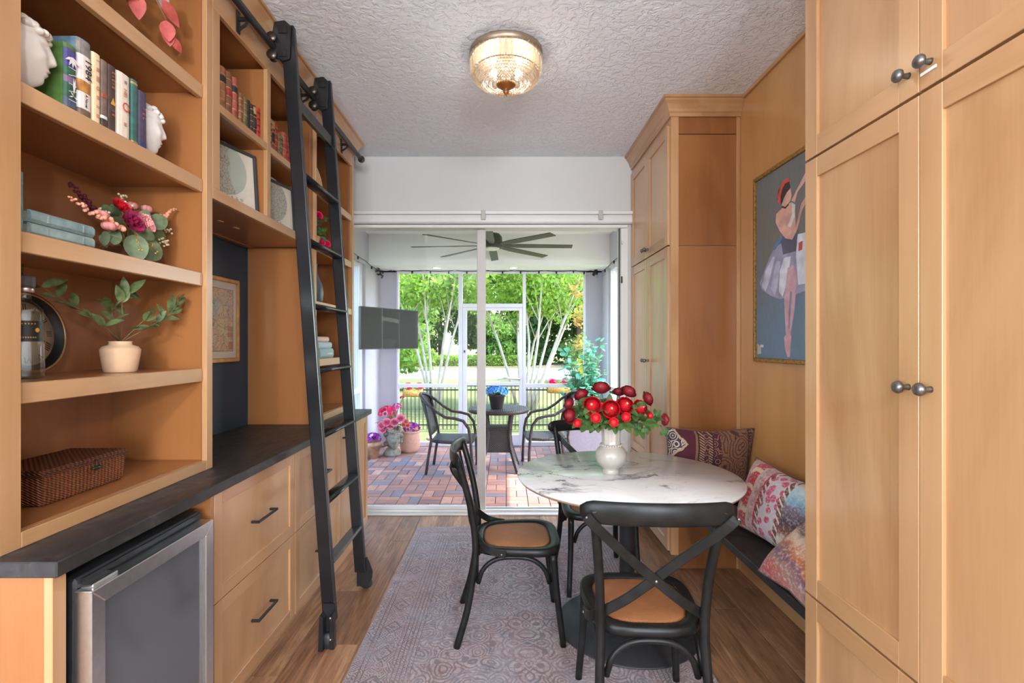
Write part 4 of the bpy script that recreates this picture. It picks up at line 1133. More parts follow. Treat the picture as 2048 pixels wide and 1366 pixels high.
# ------------------------------------------------------------------ things on the left shelves
def cloth(name, c, var=.25): return bpy.data.materials.get(name) or plain(name, srgb(*c), .62, var=var, nscale=34, bump=.08)
def book(y0, y1, h, z, xf, depth, mat, label, group, bands=(), lab=None, pages_top=True, name='book', rnd=.25, cover2=None):
    """an upright book with its spine facing +x; bands: (z0, z1, material) across the spine"""
    t = thing(name, label, 'book', (xf-depth/2, (y0+y1)/2, z), group)
    w_ = y1-y0; r = w_*rnd
    sec = [(xf-depth, y0), (xf-r*.6, y0), (xf-r*.15, y0+w_*.14), (xf, y0+w_*.34), (xf, y1-w_*.34), (xf-r*.15, y1-w_*.14), (xf-r*.6, y1), (xf-depth, y1), (xf-depth, y1-.0025), (xf-.006-r*.4, y1-.0025), (xf-.006-r*.4, y0+.0025), (xf-depth, y0+.0025)]
    part(t, 'cover', M().prism(sec, z, z+h), mat, .0006)
    part(t, 'pages', M().box(xf-depth+.004, xf-.006-r*.4, y0+.0026, y1-.0026, z+.002, z+h-.004), paper)
    sp = [(xf-r*.6, y0-.0003), (xf-r*.15+.0008, y0+w_*.14), (xf+.0009, y0+w_*.34), (xf+.0009, y1-w_*.34), (xf-r*.15+.0008, y1-w_*.14), (xf-r*.6, y1+.0003), (xf-r*.6-.002, y1), (xf-r*.6-.002, y0)]
    for k_, (a, b, bm_, nm) in enumerate(bands):
        part(t, nm, M().prism([(p_[0]+.00035*k_, p_[1]) for p_ in sp], z+h*a+.00001*k_, z+h*b), bm_)
    return t
SP = lambda loc: frame_mtx(loc, (0, 0, -1), (0, 1, 0))     # lettering that reads down a spine
UP = lambda loc: frame_mtx(loc, (0, 1, 0), (0, 0, 1))
G = 'books between the sculpted heads'
z = 2.066; xf = -1.195
creamc = cloth('cream_dust_jacket', (226, 200, 160), .08); pagew = cloth('white_spine_paper', (222, 208, 200), .05)
gr = cloth('green_cloth', (78, 110, 48)); vio = cloth('violet_print', (70, 62, 116)); whp = cloth('pale_print', (226, 218, 216), .1); dkg = cloth('dark_green_print', (44, 84, 62))
b = book(1.356, 1.395, .184, z, xf, .15, gr, 'green book with a purple picture spine beside the first sculpted head', G,
         [(.06, .93, dkg, 'spine_picture'), (.66, .93, vio, 'spine_picture'), (.42, .52, cloth('mauve_print', (112, 90, 118)), 'spine_picture'), (.06, .2, cloth('slate_print', (70, 78, 98)), 'spine_picture')])
pf = M(); X_ = xf+.0036; Y_ = 1.3755
def fan(y_, z_, dirs, L, W):
    for q, (dy, dz) in enumerate(dirs):
        n_ = math.hypot(dy, dz); dy, dz = dy/n_, dz/n_
        pf.quadpts([(X_+.00012*q, y_, z_), (X_+.00012*q, y_+dy*L*.5-dz*W, z_+dz*L*.5+dy*W), (X_+.00012*q, y_+dy*L, z_+dz*L), (X_+.00012*q, y_+dy*L*.5+dz*W, z_+dz*L*.5-dy*W)])
fan(Y_, z+.150, ((-.45, -1), (0, -1), (.45, -1), (.9, -.6), (-.9, -.6)), .030, .0038)
fan(Y_+.003, z+.050, ((0, 1), (.12, 1)), .046, .003)
fan(Y_+.003, z+.044, ((-1, -.35), (1, -.35), (-.5, .5)), .016, .0018)
for q in range(5): pf.quadpts([(X_, Y_-.013, z+.030+.022*q), (X_, Y_+.012, z+.034+.022*q+(.004 if q % 2 else -.004)), (X_, Y_+.012, z+.0355+.022*q+(.004 if q % 2 else -.004)), (X_, Y_-.013, z+.0315+.022*q)])
part(b, 'painted_flower', pf, whp)
b = book(1.397, 1.444, .224, z, xf, .16, cloth('steel_blue_board', (92, 116, 132)), 'tall white banded book with large black figures on the spine', G,
         [(.80, .985, cloth('grey_photo_band', (120, 112, 108), .5), 'spine_photo'), (.48, .80, pagew, 'spine_label'), (.33, .48, cloth('golden_photo_band', (168, 112, 52), .6), 'spine_photo'), (.12, .33, pagew, 'spine_label'), (.01, .12, cloth('brown_photo_band', (104, 84, 66), .4), 'spine_photo')])
text(b, 'lettering', '1984', .030, SP((xf+.0030-b.location.x, 1.427-b.location.y, .224*.64)), ink)
text(b, 'lettering', 'A Novel', .011, SP((xf+.0030-b.location.x, 1.421-b.location.y, .224*.23)), ink)
rust = cloth('rust_print', (176, 110, 66))
b = book(1.446, 1.476, .211, z, xf, .15, creamc, 'cream book with faint rust lettering, third from the green one', G)
for q, s_ in enumerate(('I', 'III', 'IIII', 'O', 'III', 'II', 'III')): text(b, 'lettering', s_, .016, SP((xf+.0030-b.location.x, 1.461-b.location.y, .19-q*.027)), rust)
b = book(1.4775, 1.502, .206, z, xf, .15, cloth('taupe_cloth', (112, 92, 82)), 'taupe brown book with a white stripe near its foot', G, [(.155, .20, whp, 'spine_stripe'), (.0, .15, cloth('dark_brown_cloth', (62, 50, 46)), 'spine_foot'), (.46, .52, cloth('brick_print', (150, 74, 52)), 'spine_emblem')])
b = book(1.503, 1.535, .207, z, xf, .15, cloth('umber_cloth', (72, 52, 46)), 'dark umber book with a small yellow triangle on its spine', G)
part(b, 'spine_emblem', M().quadpts([(xf+.0018, 1.509, z+.088), (xf+.0018, 1.529, z+.088), (xf+.0018, 1.519, z+.11)]), cloth('mustard_print', (206, 150, 56)))
for q in range(7): text(b, 'lettering', 'EI'[q % 2], .014, SP((xf+.0030-b.location.x, 1.519-b.location.y, .185-q*.011 if q < 5 else .07-.012*(q-5))), rust)
b = book(1.537, 1.596, .208, z, xf, .16, cloth('ivory_jacket', (222, 206, 188), .05), 'thick ivory book with a red ring printed on the spine', G)
text(b, 'lettering', 'O', .040, SP((xf+.0030-b.location.x, 1.568-b.location.y, .105)), cloth('red_print', (190, 78, 60)))
text(b, 'lettering', 'HEI', .018, SP((xf+.0030-b.location.x, 1.566-b.location.y, .148)), rust)
text(b, 'lettering', '*', .028, SP((xf+.0030-b.location.x, 1.562-b.location.y, .182)), cloth('grey_print', (110, 98, 90)))
text(b, 'lettering', 'III', .016, SP((xf+.0030-b.location.x, 1.566-b.location.y, .05)), rust)
b = book(1.598, 1.626, .212, z, xf, .15, cloth('teal_cloth', (52, 96, 88)), 'slim teal book next to the ivory one', G, [(.93, .96, gilt, 'gilt_band'), (.05, .07, gilt, 'gilt_band')])
b = book(1.628, 1.668, .192, z, xf, .15, cloth('plum_cloth', (74, 62, 84)), 'plum coloured book at the end of the row by the second head', G, [(.0, .14, cloth('navy_cloth', (48, 54, 92)), 'spine_foot')])
text(b, 'lettering', 'T E L', .02, SP((xf+.0030-b.location.x, 1.648-b.location.y, .12)), cloth('dusty_rose_print', (140, 96, 104)))
hd1 = solo('sculpted_head', headmesh((-1.258, 1.268, 2.066), .245, yaw=-.85, nu=64, nv=56, nz=.138), bustm, 'pale classical head bookend in profile beside the green book', 'sculpture', (-1.258, 1.268, 2.066), 'sculpted head bookends')
hd2 = solo('sculpted_head', headmesh((-1.285, 1.737, 2.066), .245, yaw=-.8, nu=64, nv=56, nz=.138), cloth('white_cast_resin', (232, 226, 220), .05), 'white sculpted head bookend peeking out behind the plum book', 'sculpture', (-1.285, 1.737, 2.066), 'sculpted head bookends')

# upper shelf: russet eucalyptus stems drooping from a vase
t = thing('russet_eucalyptus', 'russet and grey eucalyptus stems drooping from a vase on the top shelf', 'arrangement', (-1.36, 1.60, 2.431))
part(t, 'vase', M().lathe([(.001, 2.431), (.05, 2.431), (.065, 2.47), (.06, 2.52), (.04, 2.56), (.045, 2.57), (.036, 2.568), (.001, 2.56)], 24, (-1.36, 1.60, 0)), ceram)
rleaf = leafmat('russet_leaf', srgb(214, 102, 96), srgb(152, 62, 58), .25, .5, 20); gleaf = leafmat('grey_lilac_leaf', srgb(176, 160, 156), srgb(128, 124, 120), .2, .5, 20)
m = M()
stems = [[(-1.36, 1.60, 2.55), (-1.30, 1.66, 2.68), (-1.22, 1.73, 2.64), (-1.19, 1.765, 2.55)], [(-1.36, 1.60, 2.55), (-1.3, 1.6, 2.68), (-1.22, 1.62, 2.62), (-1.20, 1.635, 2.55)], [(-1.36, 1.6, 2.55), (-1.38, 1.66, 2.7), (-1.32, 1.74, 2.68)]]
for s_ in stems: m.tube(s_, .0022, 5)
part(t, 'stem', m, plain('russet_stem', srgb(150, 80, 62), .6))
for p, d, L, W, mt in (((-1.20, 1.742, 2.632), (.15, .75, -.55), .085, .034, rleaf), ((-1.195, 1.757, 2.565), (.1, .1, -1), .062, .045, rleaf), ((-1.20, 1.768, 2.55), (.05, .25, -1), .055, .038, rleaf), ((-1.19, 1.775, 2.522), (.1, .8, -.5), .055, .026, rleaf),
                       ((-1.205, 1.628, 2.575), (.05, .1, -1), .075, .045, rleaf), ((-1.21, 1.60, 2.59), (0, -.35, -.9), .065, .045, rleaf), ((-1.23, 1.578, 2.56), (0, -.6, -.6), .06, .04, rleaf), ((-1.215, 1.735, 2.68), (.1, .5, -.8), .075, .042, gleaf), ((-1.22, 1.66, 2.66), (.1, .3, -.9), .06, .04, gleaf), ((-1.25, 1.55, 2.62), (0, -.5, -.7), .07, .045, rleaf), ((-1.30, 1.70, 2.70), (.2, .6, .3), .07, .04, rleaf), ((-1.23, 1.64, 2.60), (.1, -.3, -.9), .06, .042, rleaf)):
    part(t, 'leaf', M().leaf(p, d, (.62, -.75, -.25), L*1.12, W*1.1, .2, .08), mt)

# third shelf: teal books and the mixed bouquet
tb = [cloth('faded_teal_cloth', (128, 142, 138), .22), cloth('faded_sage_cloth', (116, 134, 134), .25), cloth('dusty_teal_cloth', (94, 128, 134), .2)]
G = 'faded teal books'
for k, (zz, lab) in enumerate(((1.7035, 'faded teal book lying at the bottom of the stack beside the bouquet'), (1.7365, 'faded grey green book lying on top of the stack beside the bouquet'))):
    t = thing('book', lab, 'book', (-1.27, 1.355, zz), G)
    part(t, 'cover', M().prism([(-1.20, zz), (-1.193, zz+.008), (-1.193, zz+.024), (-1.20, zz+.032), (-1.335, zz+.032), (-1.335, zz+.0295), (-1.205, zz+.0295), (-1.205, zz+.0025), (-1.335, zz+.0025), (-1.335, zz)], 1.257+k*.0, 1.452, 'y'), tb[k], .0008)
    part(t, 'pages', M().box(-1.33, -1.2055, 1.261, 1.448, zz+.0026, zz+.0294), paper)
    for yy in (1.30, 1.41): part(t, 'spine_rib', M().box(-1.1945, -1.1918, yy, yy+.006, zz+.006, zz+.026), tb[1-k], .0006)
book(1.212, 1.246, .152, 1.7035, -1.198, .12, tb[2], 'small dusty teal book standing upright at the bookcase end', G, [(.8, .82, tb[0], 'spine_band')])

def rosething(name, label, p, r, d, mat, base, group=None, lay=4):
    t = thing(name, label, 'flower', p, group)
    part(t, 'bloom', bloom(M(), p, r, d, lay), mat)
    part(t, 'stem', M().tube([p, tuple((Vector(p).lerp(Vector(base), .5)+Vector((0, 0, .01)))), base], .0016, 5), stemg)
    return t
bp = (-1.335, 1.765, 1.703)
t = thing('flower_box', 'small brown wooden box holding the mixed bouquet', 'box', bp)
part(t, 'box', M().loft([[(bp[0]+a*h, bp[1]+b*h, zz) for a, b in ((-1, -1), (1, -1), (1, 1), (-1, 1))] for h, zz in ((.052, 1.7035), (.056, 1.765), (.050, 1.765), (.048, 1.745))], smooth=False), wood('walnut_box', srgb(132, 92, 66), srgb(96, 62, 42), 'y'), .001)
part(t, 'floral_foam', M().box(bp[0]-.046, bp[0]+.046, bp[1]-.046, bp[1]+.046, 1.745, 1.755), plain('dark_foam', (.02, .03, .015), .95))
def PB(u, v, x): # a point of the bouquet from its place in the arrangement: u along the shelf, v up
    return (x, u, v)
base = (-1.335, 1.765, 1.75)
redr = plain('crimson_rose_petal', srgb(190, 20, 36), .55, var=.3, nscale=50); pinkr = plain('blush_rose_petal', srgb(240, 168, 164), .6, var=.12, nscale=50); magr = plain('burgundy_petal', srgb(140, 22, 66), .6, var=.3, nscale=50); budp = plain('dusty_pink_bud', srgb(206, 134, 128), .65, var=.15, nscale=50)
def at(px, py, X):
    d = X/(px-1012)*1000
    return (X, d, 1.43+(687-py)*d/1000)
GF = 'flowers of the shelf bouquet'
rosething('rose', 'bright crimson rose at the top of the shelf bouquet', (-1.28, 1.665, 1.888), .028, (.8, -.2, .5), redr, base, GF)
rosething('rose', 'small blush pink rose above the burgundy blooms', (-1.27, 1.765, 1.872), .026, (.7, .1, .7), pinkr, base, GF)
rosething('rose', 'round blush pink rose at the front of the shelf bouquet', (-1.232, 1.725, 1.842), .028, (.9, .1, .3), pinkr, base, GF)
rosething('peony', 'burgundy bloom in the middle of the shelf bouquet', (-1.245, 1.672, 1.838), .036, (.9, -.2, .3), magr, base, GF, 3)
rosething('peony', 'purple burgundy bloom behind the blush rose', (-1.30, 1.755, 1.865), .034, (.7, .1, .6), magr, base, GF, 3)
for p, lab in (((-1.345, 1.80, 1.925), 'dusty pink bud standing highest in the shelf bouquet'), ((-1.335, 1.86, 1.93), 'dusty pink bud leaning toward the bookcase end'), ((-1.25, 1.545, 1.828), 'dusty pink bud drooping over the teal books'), ((-1.25, 1.575, 1.80), 'coral pink bud beside the teal books')):
    t = thing('tulip_bud', lab, 'flower', p, GF)
    m = M()
    for k in range(5):
        a = 2*PI*k/5
        m.ell((p[0]+.007*math.cos(a), p[1]+.010*math.sin(a), p[2]), (.011, .018, .013), 8, 6)
    part(t, 'bloom', m, budp)
    part(t, 'stem', M().tube([p, (Vector(p)+Vector(base))/2, base], .0016, 5), stemg)
def plume(p0, p1, r, lab, mat):
    t = thing('amaranth_plume', lab, 'flower', p0, GF); m = M()
    a, b = Vector(p0), Vector(p1); n = 40
    for i in range(n):
        f = i/(n-1); c = a.lerp(b, f)+Vector((R.gauss(0, .25), R.gauss(0, .25), R.gauss(0, .25)))*r
        q = r*(1.0-.65*f)
        m.ell(c, (q*.7, q*.7, q*.6), 6, 4)
    part(t, 'plume', m, mat); part(t, 'stem', M().tube([p0, (a+Vector(base))/2, base], .002, 5), stemg)
plm = plain('peach_amaranth', srgb(222, 150, 122), .75, var=.18, nscale=60)
plume((-1.255, 1.63, 1.805), (-1.225, 1.40, 1.79+.05), .016, 'long peach amaranth plume lying toward the teal books', plm)
plume((-1.28, 1.83, 1.87), (-1.26, 1.90, 1.945), .013, 'upright peach amaranth plume at the bouquet end', plm)
plume((-1.36, 1.66, 1.865), (-1.36, 1.555, 1.93), .015, 'dark maroon amaranth plume behind the crimson rose', plain('maroon_amaranth', srgb(84, 14, 30), .75, var=.2))
eul = leafmat('sage_eucalyptus', srgb(126, 140, 104), srgb(84, 100, 72), .15, .5, 25)
eu = thing('eucalyptus_sprig', 'broad sage green eucalyptus leaves spreading around the shelf bouquet', 'foliage', base, GF)
for p, d, L, W in (((-1.27, 1.70, 1.80), (.25, .05, -.9), .085, .066), ((-1.265, 1.735, 1.795), (.4, -.3, .2), .055, .06), ((-1.27, 1.735, 1.785), (.2, .75, -.45), .095, .066), ((-1.28, 1.80, 1.855), (.3, .3, .3), .06, .055), ((-1.285, 1.80, 1.83), (.1, .9, -.05), .085, .05), ((-1.30, 1.82, 1.79), (.1, .6, -.7), .06, .045), ((-1.29, 1.67, 1.82), (.3, -.8, .2), .055, .04), ((-1.29, 1.655, 1.80), (.3, -.6, .2), .055, .04), ((-1.28, 1.62, 1.80), (.3, .2, -.7), .045, .034), ((-1.275, 1.635, 1.785), (.3, -.5, -.6), .045, .03), ((-1.28, 1.60, 1.79), (.2, -.3, -.8), .05, .022), ((-1.285, 1.585, 1.775), (.2, .3, -.8), .04, .02), ((-1.30, 1.78, 1.86), (.5, -.2, .6), .05, .04), ((-1.32, 1.70, 1.86), (.2, -.6, .4), .05, .035), ((-1.30, 1.64, 1.85), (.3, -.7, .3), .05, .03)):
    part(eu, 'leaf', M().leaf(p, d, (.7, -.7, -.05), L*1.05, W*1.08, .12, .12, .58), eul)
m = M().tube([base, (-1.28, 1.72, 1.80)], .002, 5).tube([base, (-1.29, 1.82, 1.82)], .002, 5).tube([base, (-1.28, 1.63, 1.81)], .002, 5)
part(eu, 'stem', m, stemg)
sb = thing('seed_spray', 'tiny yellow seed spray hanging at the front of the bouquet', 'foliage', (-1.262, 1.71, 1.80), GF)
m, m2 = M(), M()
for k in range(16):
    e = Vector((-1.25+R.uniform(-.01, .01), 1.71+R.uniform(-.01, .07), 1.765+R.uniform(-.02, .02)))
    m.tube([(-1.265, 1.70, 1.81), e], .0008, 4); m2.ell(e, .0032, 6, 4)
part(sb, 'stem', m, gilt); part(sb, 'seeds', m2, plain('yellow_seed', srgb(196, 156, 70), .6))
ws = thing('waxflower_spray', 'tiny cream waxflower sprigs sticking out of the bouquet', 'foliage', (-1.31, 1.78, 1.80), GF)
m, m2 = M(), M()
for c in ((-1.33, 1.74, 1.945), (-1.33, 1.83, 1.89), (-1.28, 1.885, 1.855), (-1.28, 1.87, 1.815), (-1.30, 1.615, 1.86), (-1.29, 1.70, 1.90), (-1.27, 1.86, 1.80)):
    m.tube([base, c], .001, 4)
    for k in range(8): m2.ell((c[0]+R.gauss(0, .008), c[1]+R.gauss(0, .012), c[2]+R.gauss(0, .008)), (.004, .005, .004), 6, 4)
part(ws, 'stem', m, stemg); part(ws, 'flowers', m2, plain('cream_waxflower', srgb(216, 202, 166), .7))

# fourth shelf: bottle, clock, vase with branches
z = 1.3335
bx, by = -1.318, 1.368
t = thing('glass_bottle', 'clear fluted spirits bottle with a black label and grey stopper on the shelf', 'bottle', (bx, by, z))
def flute(r, k, n=48): return [(bx+r*(1+(k if i % 4 < 2 else -k))*math.cos(2*PI*i/n), by+r*(1+(k if i % 4 < 2 else -k))*math.sin(2*PI*i/n)) for i in range(n)]
rg = []
for r, zz, k in ((.034, 0, 0), (.040, .004, .02), (.041, .008, .03), (.041, .095, .03), (.0405, .098, 0), (.0405, .16, 0), (.041, .163, .03), (.041, .176, .03), (.038, .19, .0), (.026, .205, 0), (.016, .214, 0), (.0145, .225, 0), (.0145, .245, 0)):
    rg.append([(p[0], p[1], z+zz) for p in flute(r, k)])
part(t, 'body', M().loft(rg), bottleg)
part(t, 'liquid', M().lathe([(.001, z+.012), (.036, z+.012), (.037, z+.09), (.037, z+.185), (.001, z+.185)], 24, (bx, by, 0)), clearmat('clear_spirit', (.93, .97, .98)))
m = M()
rr_ = [[(bx+.0414*math.cos(a), by+.0414*math.sin(a), zz) for a in [math.radians(-110+8*i) for i in range(17)]] for zz in (z+.102, z+.158)]
m.loft(rr_, cap=False, closed=False)
bl = part(t, 'label', m, blackm, label='black wraparound label')
m = M()
for zz, n_ in ((.150, 7), (.113, 9)):
    for i in range(n_):
        a = math.radians(-70+9*i*7/n_); m.box(-.0006, .0006, -.0016, .0016, -.0016, .0016) if False else None
        q = M().box(-.0005, .0005, -.0014, .0014, -.0018, .0018)
        m.add(q, Matrix.Translation((bx+.0418*math.cos(a), by+.0418*math.sin(a), z+zz)) @ Matrix.Rotation(a, 4, 'Z'))
part(bl, 'gold_print', m, gilt)
a = math.radians(-8); part(bl, 'emblem', M().add(M().ell((0, 0, 0), (.0006, .006, .006), 10, 6), Matrix.Translation((bx+.0418*math.cos(a), by+.0418*math.sin(a), z+.133)) @ Matrix.Rotation(a, 4, 'Z')), cloth('mustard_print', (206, 150, 56)))
part(t, 'neck_ring', M().lathe([(.015, z+.236), (.021, z+.238), (.021, z+.252), (.015, z+.254)], 24, (bx, by, 0), cap=False), steel)
part(t, 'stopper', M().lathe([(.001, z+.252), (.022, z+.252), (.0235, z+.256), (.0235, z+.278), (.022, z+.282), (.001, z+.282)], 24, (bx, by, 0)), plain('slate_stopper', srgb(96, 100, 104), .5))
# clock leaning on the back panel
cr = .126
clk = thing('round_clock', 'round wall clock with roman numerals leaning behind the glass bottle', 'clock', (-1.49, 1.55, z), rot=(0, math.radians(-7), 0))
cz = cr+.001
part(clk, 'case', M().lathe([(.001, .0), (cr, .0), (cr+.001, .008), (cr, .034), (cr-.007, .036), (cr-.009, .030), (cr-.009, .010), (.001, .010)], 64, (0, 0, cz), 'x'), plain('brass_clock_case', srgb(170, 132, 84), .35, .6), local=True)
part(clk, 'inner_ring', M().lathe([(cr-.0085, .0335), (cr-.010, .030), (cr-.025, .0135), (cr-.025, .011)], 64, (0, 0, cz), 'x', cap=False), blackm, local=True)
part(clk, 'dial', M().lathe([(.001, .011), (cr-.02, .011), (cr-.02, .0125), (.001, .0125)], 64, (0, 0, cz), 'x'), plain('aged_clock_dial', srgb(240, 214, 186), .55, var=.05), local=True)
for k, nu_ in enumerate(('XII', 'I', 'II', 'III', 'IIII', 'V', 'VI', 'VII', 'VIII', 'IX', 'X', 'XI')):
    a = 2*PI*k/12
    rad = Vector((0, math.sin(a), math.cos(a))); tan = Vector((0, math.cos(a), -math.sin(a)))
    p = Vector((.0130, 0, cz))+rad*(cr-.043)
    text(clk, 'numeral', nu_, .027, frame_mtx(p, tan, rad), ink, .0003)
for a, L, W in ((math.radians(100), .068, .006), (math.radians(112), .092, .0045)):
    rad = Vector((0, math.sin(a), math.cos(a))); tan = Vector((0, math.cos(a), -math.sin(a)))
    c = Vector((.0165, 0, cz))
    pts = [c-rad*.02-tan*.003, c-tan*.0025, c+rad*L*.45-tan*W, c+rad*L*.6-tan*.001, c+rad*L, c+rad*L*.6+tan*.001, c+rad*L*.45+tan*W, c+tan*.0025, c-rad*.02+tan*.003]
    part(clk, 'hand', M().prism([(p.y, p.z) for p in pts], .0155, .0165, 'x'), ink, local=True)
part(clk, 'hub', M().lathe([(.001, .013), (.006, .013), (.006, .019), (.001, .02)], 16, (0, 0, cz), 'x'), ink, local=True)
part(clk, 'glass', M().lathe([(.001, .029), (cr-.010, .029), (cr-.010, .030), (.001, .030)], 48, (0, 0, cz), 'x'), clockglass, local=True)
vx, vy = -1.30, 1.686
t = thing('vase_with_branches', 'small pale clay vase with leafy green branches on the shelf', 'vase', (vx, vy, z))
part(t, 'vase', M().lathe([(.001, z), (.044, z), (.047, z+.004), (.056, z+.062), (.057, z+.076), (.050, z+.086), (.033, z+.092), (.032, z+.100), (.034, z+.104), (.029, z+.104), (.027, z+.09), (.001, z+.085)], 36, (vx, vy, 0)), terra)
brl = leafmat('olive_branch_leaf', srgb(124, 142, 92), srgb(56, 74, 44), .2, .42, 35)
top = Vector((vx, vy, z+.10)); bs = M()
def branch(pts, nl, Ls, spread=.9):
    P = [Vector(p) for p in pts]
    bs.tube([top]+P, [.0018]+[.0014]*(len(P)-1)+[.0007], 5)
    Q = [top]+P
    for i in range(nl):
        f = .38+.62*i/(nl-1) if nl > 1 else 1
        s_ = f*(len(Q)-1); k = min(int(s_), len(Q)-2); p = Q[k].lerp(Q[k+1], s_-k); dr = (Q[k+1]-Q[k]).normalized()
        for sg in (-1, 1):
            v = dr*.7+Vector((R.uniform(-.4, .6), sg*R.uniform(.3, 1)*spread, R.uniform(-.35, .5)))
            L = Ls*R.uniform(.75, 1.25)
            part(t, 'leaf', M().leaf(p, v, (R.uniform(.1, .8), R.uniform(-.8, -.1), R.uniform(.2, .9)), L*1.15, L*.5, .25, .2), brl)
branch([(vx+.02, vy-.06, z+.19), (vx+.03, vy-.10, z+.225)], 4, .048)
branch([(vx+.03, vy-.03, z+.18), (vx+.05, vy-.06, z+.245), (vx+.05, vy-.03, z+.26)], 4, .050)
branch([(vx-.03, vy-.12, z+.20), (vx-.06, vy-.24, z+.27), (vx-.06, vy-.33, z+.285)], 6, .046)
branch([(vx+.01, vy-.10, z+.17), (vx-.02, vy-.15, z+.20)], 3, .042)
branch([(vx+.03, vy+.08, z+.15), (vx+.07, vy+.14, z+.20), (vx+.09, vy+.165, z+.25)], 7, .046)
branch([(vx+.04, vy+.03, z+.16), (vx+.06, vy+.06, z+.20)], 3, .040)
part(t, 'stem', bs, plain('branch_stem', srgb(116, 96, 66), .7))
# bottom shelf: seagrass box
zb_ = .981
t = thing('seagrass_box', 'lidded box of plaited reddish brown seagrass on the lowest shelf', 'box', (-1.362, 1.52, zb_))
def taper(x0, x1, y0, y1, z0, z1, k): return M().loft([[(x0+k, y0+k, z0), (x1-k, y0+k, z0), (x1-k, y1-k, z0), (x0+k, y1-k, z0)], [(x0, y0, z1), (x1, y0, z1), (x1, y1, z1), (x0, y1, z1)]], smooth=False)
part(t, 'body', taper(-1.455, -1.27, 1.368, 1.673, zb_, zb_+.082, .006), basketm, .006, 2)
part(t, 'lid', M().box(-1.457, -1.268, 1.366, 1.675, zb_+.083, zb_+.100), basketm2, .005, 2)
part(t, 'rim_braid', M().box(-1.458, -1.267, 1.365, 1.676, zb_+.081, zb_+.085), plain('dark_braid', srgb(70, 36, 20), .6), .001)
part(t, 'toggle_clasp', M().ell((-1.264, 1.545, zb_+.066), (.006, .018, .006), 12, 8).tube([(-1.268, 1.545, zb_+.09), (-1.262, 1.545, zb_+.066)], .002, 6), plain('dark_horn', (.015, .012, .01), .35))

# bridge unit: antique books
lea = [cloth('tan_leather', (152, 96, 62), .4), cloth('red_leather', (150, 46, 36), .35), cloth('dark_leather', (62, 42, 34), .4), cloth('olive_leather', (104, 92, 58), .4), cloth('black_leather', (36, 32, 34), .3), cloth('brown_leather', (122, 74, 50), .4), cloth('bright_red_cloth', (186, 52, 48), .2), cloth('rose_leather', (158, 74, 62), .35), cloth('gilt_tooled_leather', (166, 124, 74), .5)]
def antique(y0, y1, h, z, mi, style, lab, grp, xf=-1.192):
    bd = []
    for f in (.1, .28, .46, .64, .82): bd.append((f, f+.022, lea[8] if style != 3 else lea[4], 'raised_band'))
    if style == 1: bd.append((.67, .80, lea[4], 'title_label'))
    if style == 2: bd.append((.49, .62, lea[1], 'title_label'))
    if style == 4: bd += [(.35, .60, lea[4], 'title_label'), (.74, .95, lea[8], 'title_label')]
    book(y0, y1, h, z, xf, .13, lea[mi], lab, grp, bd, name='antique_book', rnd=.35)
z = 2.4025; g1 = 'antique books in the bay closest to the viewpoint'
for a in ((2.094, 2.134, .195, 0, 1, 'tall tan leather book, first in the upper bay row beside the grey stone'), (2.143, 2.180, .198, 5, 2, 'tall brown leather book, second in the upper bay row'), (2.190, 2.226, .198, 7, 1, 'tall rose brown leather book before the gap in the upper bay row'),
          (2.242, 2.276, .155, 5, 0, 'short gold tooled brown book just after the gap in the upper bay row'), (2.278, 2.308, .155, 3, 0, 'short olive brown book beside the gold tooled one'), (2.310, 2.336, .155, 4, 3, 'short black leather book in the upper bay row'), (2.338, 2.364, .152, 2, 1, 'short dark brown book beside the black one'), (2.366, 2.394, .157, 4, 4, 'black book with gold title panel next to the red one'), (2.396, 2.428, .165, 6, 3, 'bright red cloth book at the end of the upper bay row')):
    antique(a[0], a[1], a[2], z, a[3], a[4], a[5], g1)
solo('grey_pebble', M().ell((-1.235, 2.065, z+.045), (.03, .022, .045), 16, 12), plain('grey_stone', srgb(132, 124, 116), .7, var=.2), 'smooth grey stone bookend at the start of the upper bay row', 'stone', (-1.235, 2.065, z))
g2 = 'antique books in the bay behind the ladder'
for a in ((2.524, 2.550, .170, 8, 3, 'mottled gold book, first in the bay behind the ladder'), (2.553, 2.580, .172, 5, 4, 'brown and gold book, second in the bay behind the ladder'), (2.584, 2.618, .176, 1, 0, 'tall red leather book in the bay behind the ladder'), (2.626, 2.646, .135, 3, 0, 'thin short olive book in the bay behind the ladder'), (2.648, 2.672, .132, 3, 3, 'thin short olive book with dark bands behind the ladder'),
          (2.682, 2.732, .165, 7, 2, 'thick rose leather book in the bay behind the ladder'), (2.736, 2.766, .160, 1, 3, 'red leather book with dark bands beside the ladder'), (2.768, 2.808, .158, 7, 0, 'rose red book half hidden by the ladder stile'), (2.812, 2.845, .160, 5, 1, 'brown leather book hidden behind the ladder stile')):
    antique(a[0], a[1], a[2], z, a[3], a[4], a[5], g2)
